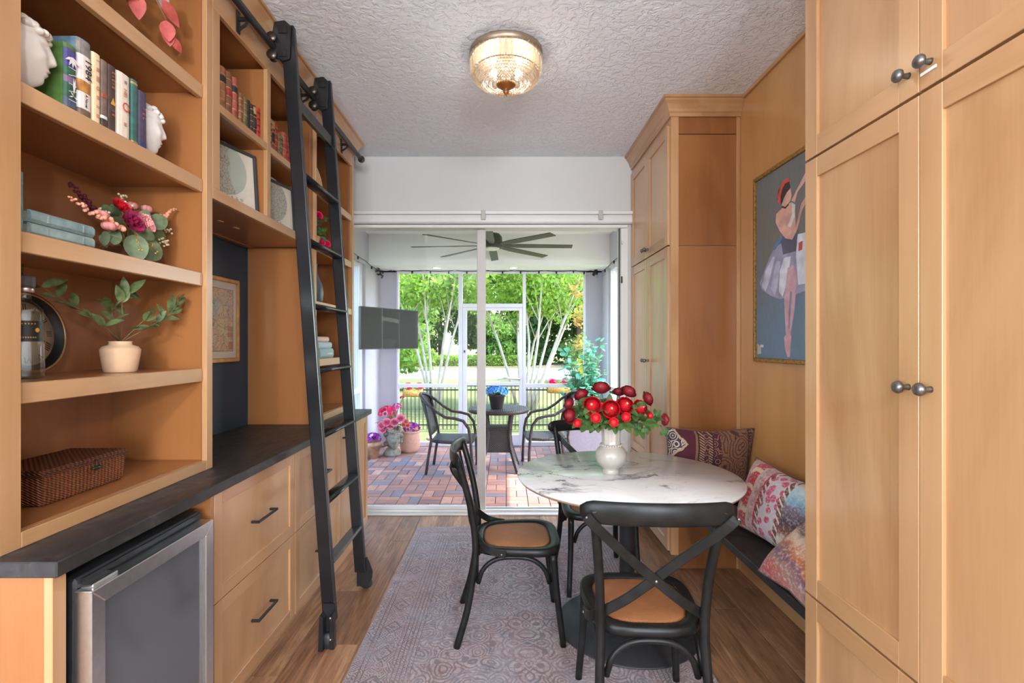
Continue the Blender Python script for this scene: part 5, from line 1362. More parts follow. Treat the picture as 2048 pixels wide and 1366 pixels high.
# bridge unit: framed circular map prints
def mapmat(name, dens, c1, c2):
    n = N(name)
    a = n.voro(n.obj(), dens, 'DISTANCE_TO_EDGE'); b = n.voro(n.obj(), dens*2.6, 'DISTANCE_TO_EDGE'); v = n.noise(n.obj(), dens*.6, 4)
    l = n.math('MAXIMUM', n.ramp(a, [(.0, (1, 1, 1)), (.07, (0, 0, 0))]), n.math('MULTIPLY', n.ramp(b, [(.0, (1, 1, 1)), (.12, (0, 0, 0))]), v))
    n.set(color=n.mix(n.math('ADD', n.math('MULTIPLY', l, .8), .1), c1, c2), rough=.6); return n.mat
mapc = mapmat('fine_city_map', 62, srgb(196, 188, 172), srgb(84, 82, 76)); matp = plain('cream_print_paper', srgb(220, 208, 190), .7, var=.02)
lake = plain('pale_lake_print', srgb(178, 184, 170), .7, var=.02)
def mapframe(loc, rz, wd, h, lab, city, half):
    t = thing('framed_map_print', lab, 'picture', loc, 'black framed circular city maps', rot=(0, math.radians(-4), rz))
    b = .012
    for y0, y1, z0, z1, nm in ((0, b, 0, h, 'frame_side'), (wd-b, wd, 0, h, 'frame_side'), (b, wd-b, 0, b, 'frame_side'), (b, wd-b, h-b, h, 'frame_side')):
        part(t, nm, M().box(-.014, .008, y0, y1, z0, z1), darkgrey, .001, local=True)
    part(t, 'print', M().box(-.012, -.004, b, wd-b, b, h-b), matp, local=True)
    c = (wd*.50, h*.61); r = wd*.345
    arc = lambda a0, a1, n: [(c[0]+r*math.cos(a0+(a1-a0)*i/n), c[1]+r*math.sin(a0+(a1-a0)*i/n)) for i in range(n+1)]
    if half:
        ts = math.radians(75); te = math.radians(285+12)
        shore = [(c[0]+.06*r, c[1]-.75*r), (c[0]+.18*r, c[1]-.3*r), (c[0]+.10*r, c[1]+.05*r), (c[0]+.22*r, c[1]+.22*r), (c[0]+.1*r, c[1]+.6*r)]
        part(t, 'map', M().prism(arc(ts, te, 30)+[(c[0]+.28*r, c[1]-.6*r)]+shore[1:], -.004, -.0035, 'x'), mapc, local=True)
        part(t, 'lake', M().prism(arc(0, 2*PI, 40)[:-1], -.004, -.0038, 'x'), lake, local=True)
    else: part(t, 'map', M().prism(arc(0, 2*PI, 40)[:-1], -.004, -.0035, 'x'), mapc, local=True)
    for i, ch in enumerate(city): text(t, 'lettering', ch, .017, frame_mtx((-.0034, wd*.5+(i-(len(city)-1)/2)*.027, h*.165), (0, 1, 0), (0, 0, 1)), ink, .0002)
    part(t, 'glazing', M().box(-.0012, -.0004, b, wd-b, b, h-b), glassm, local=True)
    return t
mapframe((-1.305, 2.09, 2.051), -math.radians(18), .345, .285, 'black framed round city map with a pale lake half on the bookshelf', 'CHICAGO', True)
mapframe((-1.285, 2.53, 2.051), -math.radians(13), .345, .265, 'black framed round street map on the bookshelf beside the ladder', 'PARIS', False)
solo('slim_black_frame', M().box(-1.235, -1.195, 2.478, 2.496, 2.051, 2.29), darkgrey, 'slim black frame seen edge-on between the two round maps', 'picture frame', (-1.215, 2.487, 2.051), bevel=.002)

# navy niche: framed antique map
def oldmap():
    n = N('antique_coastal_map'); c = n.obj(); s_ = n.sep(c)
    v = n.noise(c, 5, 5, .6, .6); e = n.voro(n.vmath('ADD', c, n.vmath('MULTIPLY', n.noise(c, 9, 3, col=True), (.08, .08, .08))), 16, 'DISTANCE_TO_EDGE'); cell = n.voro(c, 14, out='Color')
    land = n.mix(.35, srgb(214, 186, 146), n.mix(n.sep(cell)[0], srgb(214, 128, 96), srgb(206, 190, 116)))
    sea = srgb(172, 180, 170)
    col = n.mix(n.ramp(n.math('ADD', v, n.math('MULTIPLY', s_[1], .9)), [(.46, (0, 0, 0)), (.49, (1, 1, 1))]), sea, land)
    fine = n.noise(c, 110, 2)
    col = n.mix(n.ramp(e, [(.0, (.85,)*3), (.035, (0, 0, 0))]), col, srgb(92, 66, 50))
    col = n.mix(n.ramp(fine, [(.50, (0, 0, 0)), (.62, (.55,)*3)]), col, srgb(104, 78, 58))
    n.set(color=col, rough=.6); return n.mat
fm = thing('framed_antique_map', 'gilt framed antique map hanging on the navy niche panel', 'picture', (-1.553, 2.66, 1.325))
fy0, fy1, fz0, fz1, b = 2.43, 2.885, 1.327, 1.79, .022
for q in ([(fy0, fz0), (fy0+b, fz0+b), (fy0+b, fz1-b), (fy0, fz1)], [(fy1, fz0), (fy1, fz1), (fy1-b, fz1-b), (fy1-b, fz0+b)], [(fy0, fz1), (fy0+b, fz1-b), (fy1-b, fz1-b), (fy1, fz1)], [(fy0, fz0), (fy1, fz0), (fy1-b, fz0+b), (fy0+b, fz0+b)]):
    part(fm, 'frame_side', M().prism(q, -1.565, -1.535, 'x'), goldp, .003)
part(fm, 'mount', M().box(-1.562, -1.547, fy0+b, fy1-b, fz0+b, fz1-b), plain('ivory_mount', srgb(212, 196, 176), .7, var=.02))
part(fm, 'map', M().box(-1.548, -1.5462, fy0+.055, fy1-.055, fz0+.06, fz1-.06), oldmap())
part(fm, 'map_border', M().box(-1.5475, -1.5458, fy0+.052, fy1-.052, fz1-.063, fz1-.060).box(-1.5475, -1.5458, fy0+.052, fy1-.052, fz0+.060, fz0+.063).box(-1.5475, -1.5458, fy1-.055, fy1-.052, fz0+.06, fz1-.06), cloth('dark_brown_cloth', (62, 50, 46)))
part(fm, 'cartouche', M().box(-1.5462, -1.5455, 2.775, 2.83, 1.50, 1.525).box(-1.5462, -1.5455, 2.775, 2.83, 1.465, 1.49).box(-1.5462, -1.5455, 2.785, 2.83, 1.395, 1.44), rust)
part(fm, 'glazing', M().box(-1.5415, -1.5405, fy0+b, fy1-b, fz0+b, fz1-b), glassm)

# tower contents
solo('wooden_plate', M().lathe([(.001, 0), (.05, 0), (.095, .016), (.10, .022), (.095, .022), (.05, .007), (.001, .006)], 40), plain('pale_turned_wood', srgb(204, 160, 116), .5, var=.08), 'round pale wooden plate leaning on the top shelf of the far bookcase', 'plate', (-1.25, 3.24, 2.497), rot=(0, math.radians(80), 0), local=True)
t = thing('potted_flowers', 'small plant with teal leaves and pink flowers in the far bookcase', 'plant', (-1.27, 3.27, 2.046))
part(t, 'pot', M().lathe([(.001, 2.046), (.04, 2.046), (.055, 2.13), (.048, 2.13), (.001, 2.12)], 24, (-1.27, 3.27, 0)), terra)
lm = M()
for k in range(34):
    a = R.uniform(0, 2*PI); s_ = R.random()**.5
    lm_p = (-1.25+.08*s_*math.cos(a), 3.27+.09*s_*math.sin(a), 2.13+.14*R.random())
    part(t, 'leaf', M().leaf(lm_p, (R.gauss(.3, .6), R.gauss(0, .8), R.gauss(-.1, .5)), (0, 0, 1), .05, .036, .2, .2), teal if k % 2 else greenA)
m = M()
for p in ((-1.20, 3.215, 2.255), (-1.21, 3.29, 2.10), (-1.19, 3.33, 2.095)): bloom(m, p, .026, (.8, -.4, .3), 3)
part(t, 'flowers', m, hpk)
part(t, 'stem', M().tube([(-1.27, 3.27, 2.12), (-1.24, 3.24, 2.2), (-1.20, 3.215, 2.255)], .002, 5), stemg)
t = thing('slender_vase', 'slender slate blue bottle vase in the far bookcase', 'vase', (-1.27, 3.32, 1.691))
part(t, 'body', M().lathe([(.001, 1.691), (.042, 1.691), (.052, 1.72), (.056, 1.77), (.048, 1.82), (.026, 1.87), (.016, 1.91), (.015, 1.95), (.020, 1.962), (.015, 1.96), (.001, 1.95)], 32, (-1.27, 3.32, 0)), plain('slate_blue_glaze', srgb(84, 96, 108), .35, var=.08))
part(t, 'foot_ring', M().lathe([(.036, 1.6905), (.043, 1.691), (.043, 1.697), (.036, 1.697)], 32, (-1.27, 3.32, 0), cap=False), darkgrey)
for k, (zz, h, y1, mt, lab) in enumerate(((1.334, .062, 3.435, cloth('pale_teal_cloth', (150, 178, 178), .08), 'large pale teal book at the bottom of the stack behind the ladder'), (1.397, .042, 3.40, cloth('sky_blue_cloth', (176, 194, 204), .06), 'light blue book in the middle of the stack behind the ladder'), (1.440, .034, 3.345, cloth('blush_cloth', (214, 184, 172), .06), 'blush coloured book on top of the stack behind the ladder'))):
    t = thing('book', lab, 'book', (-1.25, 3.30, zz), 'stacked pastel books')
    part(t, 'cover', M().prism([(-1.19, zz), (-1.183, zz+h*.25), (-1.183, zz+h*.75), (-1.19, zz+h), (-1.32, zz+h), (-1.32, zz+h-.003), (-1.195, zz+h-.003), (-1.195, zz+.003), (-1.32, zz+.003), (-1.32, zz)], y1-.24, y1, 'y'), mt, .0008)
    part(t, 'pages', M().box(-1.316, -1.1955, y1-.236, y1-.004, zz+.0032, zz+h-.0032), paper)
    if k == 0: part(t, 'spine_stripe', M().box(-1.1845, -1.182, y1-.12, y1-.03, zz+.026, zz+.032), whp)
# ------------------------------------------------------------------ chandelier
lx0, ly0 = 0.0, 2.66
lp = thing('crystal_flush_light', 'round flush ceiling light of crystal prisms and beads with a bronze finial', 'ceiling light', (lx0, ly0, CE))
part(lp, 'ceiling_ring', M().lathe([(.001, 2.979), (.192, 2.979), (.194, 2.972), (.190, 2.948), (.180, 2.944), (.176, 2.962), (.001, 2.965)], 64, (lx0, ly0, 0)), plain('champagne_metal_ring', srgb(150, 132, 112), .4, .6))
part(lp, 'lower_ring', M().lathe([(.166, 2.866), (.170, 2.866), (.170, 2.872), (.166, 2.872)], 64, (lx0, ly0, 0), cap=False), gold)
def gem(r0, r1, h):
    return M().loft([[(a*r0*.3, b*r0*.3, 0) for a, b in OC], [(a*r0, b*r0*.7, -h*.10) for a, b in OC], [(a*r1, b*r1*.7, -h*.8) for a, b in OC], [(a*r1*.15, b*r1*.15, -h) for a, b in OC]], smooth=False)
OC = [(math.cos(2*PI*i/6), math.sin(2*PI*i/6)) for i in range(6)]
n = 40
pm_ = mesh_of('prism', gem(.0125, .0105, .074), crystal)
um = mesh_of('prism', gem(.0115, .0115, .022), crystal)
for i in range(n):
    a = 2*PI*i/n
    for mesh, r, z, til in ((pm_, .182, 2.930, .06), (um, .183, 2.950, 0)):
        o = bpy.data.objects.new('prism', mesh); C.objects.link(o); o.parent = lp
        o.location = (r*math.cos(a), r*math.sin(a), z-CE); o.rotation_euler = (0, til, a+PI/2 if False else a)
bd = M()
for k in range(9):
    f = k/8; r = .176*math.cos(f*1.22); z = 2.862-.062*math.sin(f*1.45)
    cnt = max(10, int(2*PI*r/.0145)); rr = .0088
    for i in range(cnt):
        a = 2*PI*(i+.5*(k % 2))/cnt; x, y = lx0+r*math.cos(a), ly0+r*math.sin(a)
        b = len(bd.v)
        bd.v += [(x, y, z+rr), (x, y, z-rr)]+[(x+rr*math.cos(q*PI/2+a), y+rr*math.sin(q*PI/2+a), z) for q in range(4)]
        for q in range(4):
            bd.face((b, b+2+q, b+2+(q+1) % 4)); bd.face((b+1, b+2+(q+1) % 4, b+2+q))
part(lp, 'beads', bd, crystal, kind='stuff')
wr = M()
for k in range(9):
    f = k/8; r = .171*math.cos(f*1.22); z = 2.865-.060*math.sin(f*1.45)
    wr.lathe([(r, z-.0012), (r+.0018, z), (r, z+.0012)], 40, (lx0, ly0, 0), cap=False)
part(lp, 'wire_rings', wr, gold)
part(lp, 'finial', M().lathe([(.001, 2.815), (.050, 2.812), (.052, 2.804), (.040, 2.793), (.022, 2.783), (.012, 2.779), (.013, 2.772), (.016, 2.768), (.010, 2.760), (.004, 2.752), (.001, 2.744)], 32, (lx0, ly0, 0)), plain('amber_bronze', srgb(150, 92, 44), .4, .5))
for k in range(4):
    a = PI/4+PI/2*k; p = (lx0+.09*math.cos(a), ly0+.09*math.sin(a), 2.905)
    part(lp, 'bulb', M().ell(p, (.017, .017, .024), 12, 8), bulbm)
    o = light('chandelier_lamp', 'POINT', (p[0], p[1], p[2]-.001), 2.2, (1, .92, .80), radius=.03)

# ------------------------------------------------------------------ rug
def rugmat():
    n = N('faded_persian_rug'); s_ = n.sep(n.obj())
    ax = n.math('ABSOLUTE', s_[0]); ay = n.math('ABSOLUTE', s_[1])
    wob = n.noise(n.obj(), 40, 3)
    ed = n.math('MINIMUM', n.math('SUBTRACT', .7875, ax), n.math('SUBTRACT', 1.2, ay))
    mir = n.comb(ax, n.math('PINGPONG', s_[1], .31), 0)
    mir2 = n.comb(n.math('PINGPONG', s_[0], .165), n.math('PINGPONG', s_[1], .21), 0)
    wv = n.vmath('MULTIPLY', n.noise(mir, 7, 3, col=True), (.10, .10, 0))
    v1 = n.voro(n.vmath('ADD', mir, wv), 11, 'F1'); v2 = n.voro(n.vmath('ADD', mir2, wv), 15, 'F1', metric='MANHATTAN'); v3 = n.voro(mir2, 26, 'DISTANCE_TO_EDGE')
    r1 = n.math('SINE', n.math('MULTIPLY', v1, 34)); r2 = n.math('SINE', n.math('MULTIPLY', v2, 27))
    l1 = n.ramp(r1, [(.1, (0, 0, 0)), (.55, (1, 1, 1))]); l2 = n.ramp(r2, [(.1, (0, 0, 0)), (.55, (1, 1, 1))]); l3 = n.ramp(v3, [(.0, (1, 1, 1)), (.09, (0, 0, 0))])
    fieldm = n.ramp(ed, [(.255, (0, 0, 0)), (.26, (1, 1, 1))], 'CONSTANT')
    lines = n.mix(fieldm, l2, n.math('MAXIMUM', n.math('MULTIPLY', l1, .9), n.math('MULTIPLY', l3, .7)))
    st = n.math('MULTIPLY', n.ramp(ed, [(.0, (0, 0, 0)), (.175, (1, 1, 1)), (.27, (0, 0, 0))], 'CONSTANT'), n.ramp(n.math('SINE', n.math('MULTIPLY', ed, 330)), [(.45, (0, 0, 0)), (.7, (1, 1, 1))]))
    st2 = n.math('MULTIPLY', n.ramp(ed, [(.0, (0, 0, 0)), (.025, (1, 1, 1)), (.07, (0, 0, 0))], 'CONSTANT'), n.ramp(n.math('SINE', n.math('MULTIPLY', ed, 300)), [(.5, (0, 0, 0)), (.7, (1, 1, 1))]))
    # border diamonds
    dxm = n.math('ABSOLUTE', n.math('SUBTRACT', ed, .118)); dym = n.math('ABSOLUTE', n.math('SUBTRACT', n.math('PINGPONG', n.math('ADD', s_[1], .07), .21), .105))
    dia = n.math('ADD', n.math('MULTIPLY', dxm, 1.0), n.math('MULTIPLY', dym, .8))
    dl = n.math('MULTIPLY', n.ramp(n.math('SINE', n.math('MULTIPLY', dia, 190)), [(.4, (0, 0, 0)), (.75, (1, 1, 1))]), n.ramp(dia, [(.045, (1, 1, 1)), (.055, (0, 0, 0))]))
    lines = n.math('MAXIMUM', n.math('MAXIMUM', n.math('MULTIPLY', lines, 1.0), n.math('MULTIPLY', dl, .9)), n.math('MAXIMUM', st, st2))
    hue = n.noise(n.obj(), 1.7, 3, .6); hue2 = n.noise(n.vmath('ADD', n.obj(), (5, 3, 0)), 9, 3, .6)
    basec = n.ramp(hue, [(.32, srgb(160, 154, 162)), (.48, srgb(176, 158, 158)), (.60, srgb(172, 145, 141)), (.7, srgb(180, 166, 156))])
    basec = n.mix(n.ramp(hue2, [(.52, (0, 0, 0)), (.68, (.6,)*3)]), basec, srgb(150, 118, 118))
    basec = n.mix(n.ramp(n.noise(n.vmath('ADD', n.obj(), (1, 7, 0)), 14, 3), [(.56, (0, 0, 0)), (.7, (.7,)*3)]), basec, srgb(128, 130, 146))
    inkc = n.mix(n.ramp(hue2, [(.4, (0, 0, 0)), (.6, (1, 1, 1))]), srgb(58, 46, 56), srgb(80, 50, 48))
    fade = n.ramp(n.noise(n.obj(), 3.3, 5, .7), [(.33, (.4,)*3), (.55, (1, 1, 1))])
    col = n.mix(n.math('MULTIPLY', lines, n.math('MULTIPLY', fade, .82)), basec, inkc)
    mo = n.ramp(n.noise(n.map(n.obj(), (1, 1.6, 1)), 55, 4, .7), [(.40, (0, 0, 0)), (.62, (1, 1, 1))])
    col = n.mix(n.math('MULTIPLY', mo, .42), col, srgb(98, 86, 92))
    pile = n.noise(n.obj(), 380, 2)
    col = n.mix(n.math('MULTIPLY', pile, .18), col, srgb(206, 200, 204))
    n.set(color=col, rough=.95, spec=.1, sheen=.15); n.bump(n.math('ADD', pile, n.math('MULTIPLY', lines, -.4)), .4, .004); return n.mat
t = thing('persian_rug', 'large faded lavender grey patterned rug under the dining table', 'rug', (.1025, 2.68, 0))
part(t, 'pile', M().box(-.7845, .7845, -1.197, 1.197, .001, .009), rugmat(), local=True)
e = M()
for a in ((-.7885, -.783, -1.2, 1.2), (.783, .7885, -1.2, 1.2), (-.783, .783, -1.2, -1.195), (-.783, .783, 1.195, 1.2)): e.box(*a, .0005, .0085)
part(t, 'binding', e, plain('pale_rug_binding', srgb(176, 166, 172), .95, var=.15, nscale=200), .002, local=True)

def ranun(m, c, r, d, flat=1.0):
    c = Vector(c); d = Vector(d).normalized(); a = d.orthogonal().normalized(); b = d.cross(a)
    for L in range(6):
        tip = math.radians(10+17*L); basea = math.radians(95+9*L); n = 4+L
        hw = PI/n*1.5
        for k in range(n):
            az0 = 2*PI*(k+.5*(L % 2))/n+.9*L; rows = []; b0 = len(m.v)
            for q in range(4):
                f = q/3; th_ = basea+(tip-basea)*f
                rr = r*(.70+.055*L)*(1+(.05*(f**3) if L < 5 else .16*f**3)-.03*(1-f))
                for u in (-1, -.4, .4, 1):
                    az = az0+u*hw*(.72+.28*math.sin(PI*min(1, f*1.1)))*(1 if f < .99 else .75)
                    tt = th_+(.10*abs(u)**2 if f > .9 else 0)
                    p = c+(a*math.cos(az)+b*math.sin(az))*(rr*math.sin(tt))+d*(rr*math.cos(tt)*flat)
                    m.v.append(tuple(p))
            o = m.sm; m.sm = True
            for q in range(3):
                for u in range(3):
                    i = b0+q*4+u; m.face((i, i+1, i+5, i+4))
            m.sm = o
    m.ell(c, (r*.66, r*.66, r*.66*min(1, flat+.1)), 14, 10)
    return m
# ------------------------------------------------------------------ dining table, vase, flowers
RZ = .0095
TX, TY, TR, TZ = .61, 2.535, .553, .768
t = thing('dining_table', 'round white marble topped pedestal table with black base', 'table', (TX, TY, RZ))
part(t, 'tabletop', M().lathe([(.001, TZ-.020), (TR-.012, TZ-.020), (TR-.002, TZ-.008), (TR, TZ-.004), (TR-.002, TZ), (.001, TZ)], 96, (TX, TY, 0)), marblem)
part(t, 'edge_band', M().lathe([(TR-.02, TZ-.021), (TR-.011, TZ-.0205), (TR-.0015, TZ-.0085), (TR-.006, TZ-.0085)], 96, (TX, TY, 0), cap=False), plain('warm_edge_band', srgb(150, 122, 98), .5))
part(t, 'mounting_plate', M().lathe([(.001, TZ-.03), (.16, TZ-.03), (.16, TZ-.0205), (.001, TZ-.0205)], 32, (TX, TY, 0)), blackm)
bx_, by_ = TX, 2.52
part(t, 'column', M().lathe([(.001, .02), (.040, .02), (.038, .06), (.038, TZ-.04), (.05, TZ-.03), (.001, TZ-.03)], 32, (bx_, by_, 0)), blackm)
part(t, 'base_plate', M().lathe([(.001, RZ+.0), (.345, RZ), (.350, RZ+.004), (.346, RZ+.010), (.16, RZ+.030), (.06, RZ+.048), (.045, RZ+.06), (.001, RZ+.06)], 72, (bx_, by_, 0)), plain('black_cast_base', (.018, .018, .019), .55, var=.2, nscale=80, bump=.1))
vx, vy = .537, 2.555
t = thing('footed_vase', 'white ceramic footed vase with fluted neck on the marble table', 'vase', (vx, vy, TZ))
prof = [(.042, 0), (.044, .004), (.042, .018), (.040, .026), (.052, .036), (.070, .056), (.080, .082), (.079, .106), (.066, .128), (.052, .142)]
rings = []
def vring(r, zz, k=0, n=64, f=10): return [(vx+r*(1+k*math.cos(f*2*PI*i/n))*math.cos(2*PI*i/n), vy+r*(1+k*math.cos(f*2*PI*i/n))*math.sin(2*PI*i/n), TZ+zz) for i in range(n)]
for r, zz in [(.001, 0)]+prof: rings.append(vring(r, zz))
for r, zz, k in ((.047, .150, .02), (.046, .17, .03), (.047, .21, .035), (.053, .245, .04), (.062, .268, .05), (.066, .276, .06), (.062, .276, .06), (.050, .24, .04), (.042, .20, .03), (.001, .19, 0)): rings.append(vring(r, zz, k))
part(t, 'body', M().loft(rings), ceram)
m = M()
for i in range(24):
    a = 2*PI*i/24; m.ell((vx+.052*math.cos(a), vy+.052*math.sin(a), TZ+.146), (.0075, .0075, .006), 8, 6)
part(t, 'beaded_collar', m, ceram)
mouth = Vector((vx, vy, TZ+.25))
def lobed(m, p, d, L, up=(0, 0, 1)):
    d = Vector(d).normalized(); s_ = d.cross(Vector(up)); s_.normalize()
    p = Vector(p)
    m.tube([p, p+d*L*.45], .0013, 4)
    q = p+d*L*.40
    for dd, l in ((d, .6), (d*.6+s_*.8, .48), (d*.6-s_*.8, .48)): m.leaf(q, dd, up, L*l, L*.34, .15, .25, .62)
rleafm = leafmat('ranunculus_leaf', srgb(92, 124, 66), srgb(40, 66, 34), .2, .45, 30)
FL = [ # px-free metric places: (x, y, z), radius, facing, kind, label
 ((.420, 2.44, 1.128), .040, (-.25, -.9, .3), 0, 'large red ranunculus facing the room on the screen door side of the bouquet'),
 ((.510, 2.43, 1.112), .040, (-.05, -.95, .25), 0, 'large red ranunculus with pale heart at the centre of the bouquet'),
 ((.588, 2.46, 1.128), .038, (.1, -.9, .4), 0, 'large red ranunculus just above a red bud, right of the central bloom'),
 ((.490, 2.58, 1.205), .044, (-.05, -.25, .95), 1, 'flat red ranunculus topmost in the bouquet'),
 ((.635, 2.58, 1.185), .038, (.35, -.4, .8), 1, 'red ranunculus tilting up at the top right of the bouquet'),
 ((.740, 2.60, 1.145), .036, (.75, -.4, .4), 1, 'dark red ranunculus at the outer right of the bouquet'),
 ((.812, 2.55, 1.042), .032, (.95, -.3, .05), 1, 'red ranunculus on a long stem, farthest out toward the pantry'),
 ((.312, 2.47, 1.075), .036, (-.8, -.55, .1), 1, 'crimson ranunculus lowest on the screen door side'),
 ((.318, 2.54, 1.125), .030, (-.8, -.3, .4), 1, 'small dark red ranunculus above the crimson one'),
 ((.385, 2.57, 1.170), .036, (-.5, -.3, .8), 1, 'dark red ranunculus behind the large front bloom'),
 ((.672, 2.50, 1.110), .036, (.4, -.85, .25), 0, 'red ranunculus partly covered by a green leaf'),
 ((.600, 2.66, 1.175), .030, (.1, -.3, .9), 1, 'small dark red ranunculus tucked at the back of the bouquet'),
 ((.432, 2.41, 1.072), .020, (-.1, -.9, .2), 2, 'red ranunculus bud under the large front bloom'),
 ((.516, 2.40, 1.052), .019, (0, -.95, .1), 2, 'red ranunculus bud lowest in the middle of the bouquet'),
 ((.583, 2.43, 1.072), .019, (.1, -.9, .2), 2, 'red ranunculus bud right under the paired blooms'),
 ((.350, 2.45, 1.040), .016, (-.4, -.8, .2), 2, 'tiny red ranunculus bud at the lower screen door side'),
 ((.735, 2.55, 1.062), .016, (.6, -.6, .1), 2, 'tiny brownish red bud near the long stemmed bloom')]
for k, (p, r, d, kind, lab) in enumerate(FL):
    f = thing('ranunculus', lab, 'flower', p, 'red ranunculus in the footed vase')
    d = Vector(d).normalized()
    if kind == 2:
        m = M().ell(p, (r, r, r*.95), 12, 8); bloom(m, p, r*1.15, d, 2, 5)
    else:
        m = ranun(M(), p, r*1.04, d, 1.0 if kind == 0 else .78)
    part(f, 'bloom', m, redp if kind in (0, 2) else reddp)
    if kind == 0:
        a = d.orthogonal().normalized(); b_ = d.cross(a); m = M()
        for q in range(6): m.ell(Vector(p)+d*r*.72+(a*math.cos(q)+b_*math.sin(q))*r*.08, (r*.07,)*3, 6, 4)
        part(f, 'heart', m, plain('pale_flower_heart', srgb(226, 176, 130), .6) if 'pale_flower_heart' not in bpy.data.materials else bpy.data.materials['pale_flower_heart'])
    c = Vector(p)-d*r*.4
    part(f, 'stem', M().tube([c, c.lerp(mouth, .45)+Vector((0, 0, -.02)), mouth+Vector((R.uniform(-.03, .03), R.uniform(-.03, .03), .02)), mouth+Vector((0, 0, -.03))], .0024, 6), stemg)
    for q in range(4 if kind != 2 else 2):
        ff = R.uniform(.25, .85); s0 = c.lerp(mouth+Vector((0, 0, .02)), ff)
        v = (s0-mouth); v.z = 0
        v = v.normalized()+Vector((R.gauss(0, .6), R.gauss(0, .6), R.uniform(-.45, .35)))
        m = M(); lobed(m, s0, v, R.uniform(.075, .115), (0, -.5, 1)); part(f, 'leaf', m, rleafm)
fo = thing('leaf_spray', 'dense green ranunculus leaves spilling over the rim of the footed vase', 'foliage', mouth, None)
for k in range(30):
    a = 2*PI*k/30+R.uniform(-.2, .2)
    el = R.uniform(-.1, .75); r0 = R.uniform(.03, .17)
    p = mouth+Vector((math.cos(a)*r0, math.sin(a)*r0*.8, .03+el*.13))
    m = M(); lobed(m, p, (math.cos(a), math.sin(a), R.uniform(-.65, .25)), R.uniform(.08, .12), (0, -.6, 1)); m.tube([mouth, p], .0018, 4)
    part(fo, 'leaf', m, rleafm)
sp_ = thing('leaf_spray', 'thin drooping leaf spray reaching out toward the pantry', 'foliage', mouth, None)
m = M(); m.tube([mouth, (.66, 2.54, 1.055), (.74, 2.54, 1.035), (.79, 2.54, 1.01)], .002, 5); part(sp_, 'stem', m, stemg)
for p, d in (((.66, 2.53, 1.05), (.3, -.2, -1)), ((.70, 2.53, 1.03), (.2, -.3, -1)), ((.78, 2.53, 1.015), (.5, -.2, -.8)), ((.74, 2.54, 1.05), (.6, 0, .5))):
    m = M(); lobed(m, p, d, .065, (0, -1, .2)); part(sp_, 'leaf', m, rleafm)

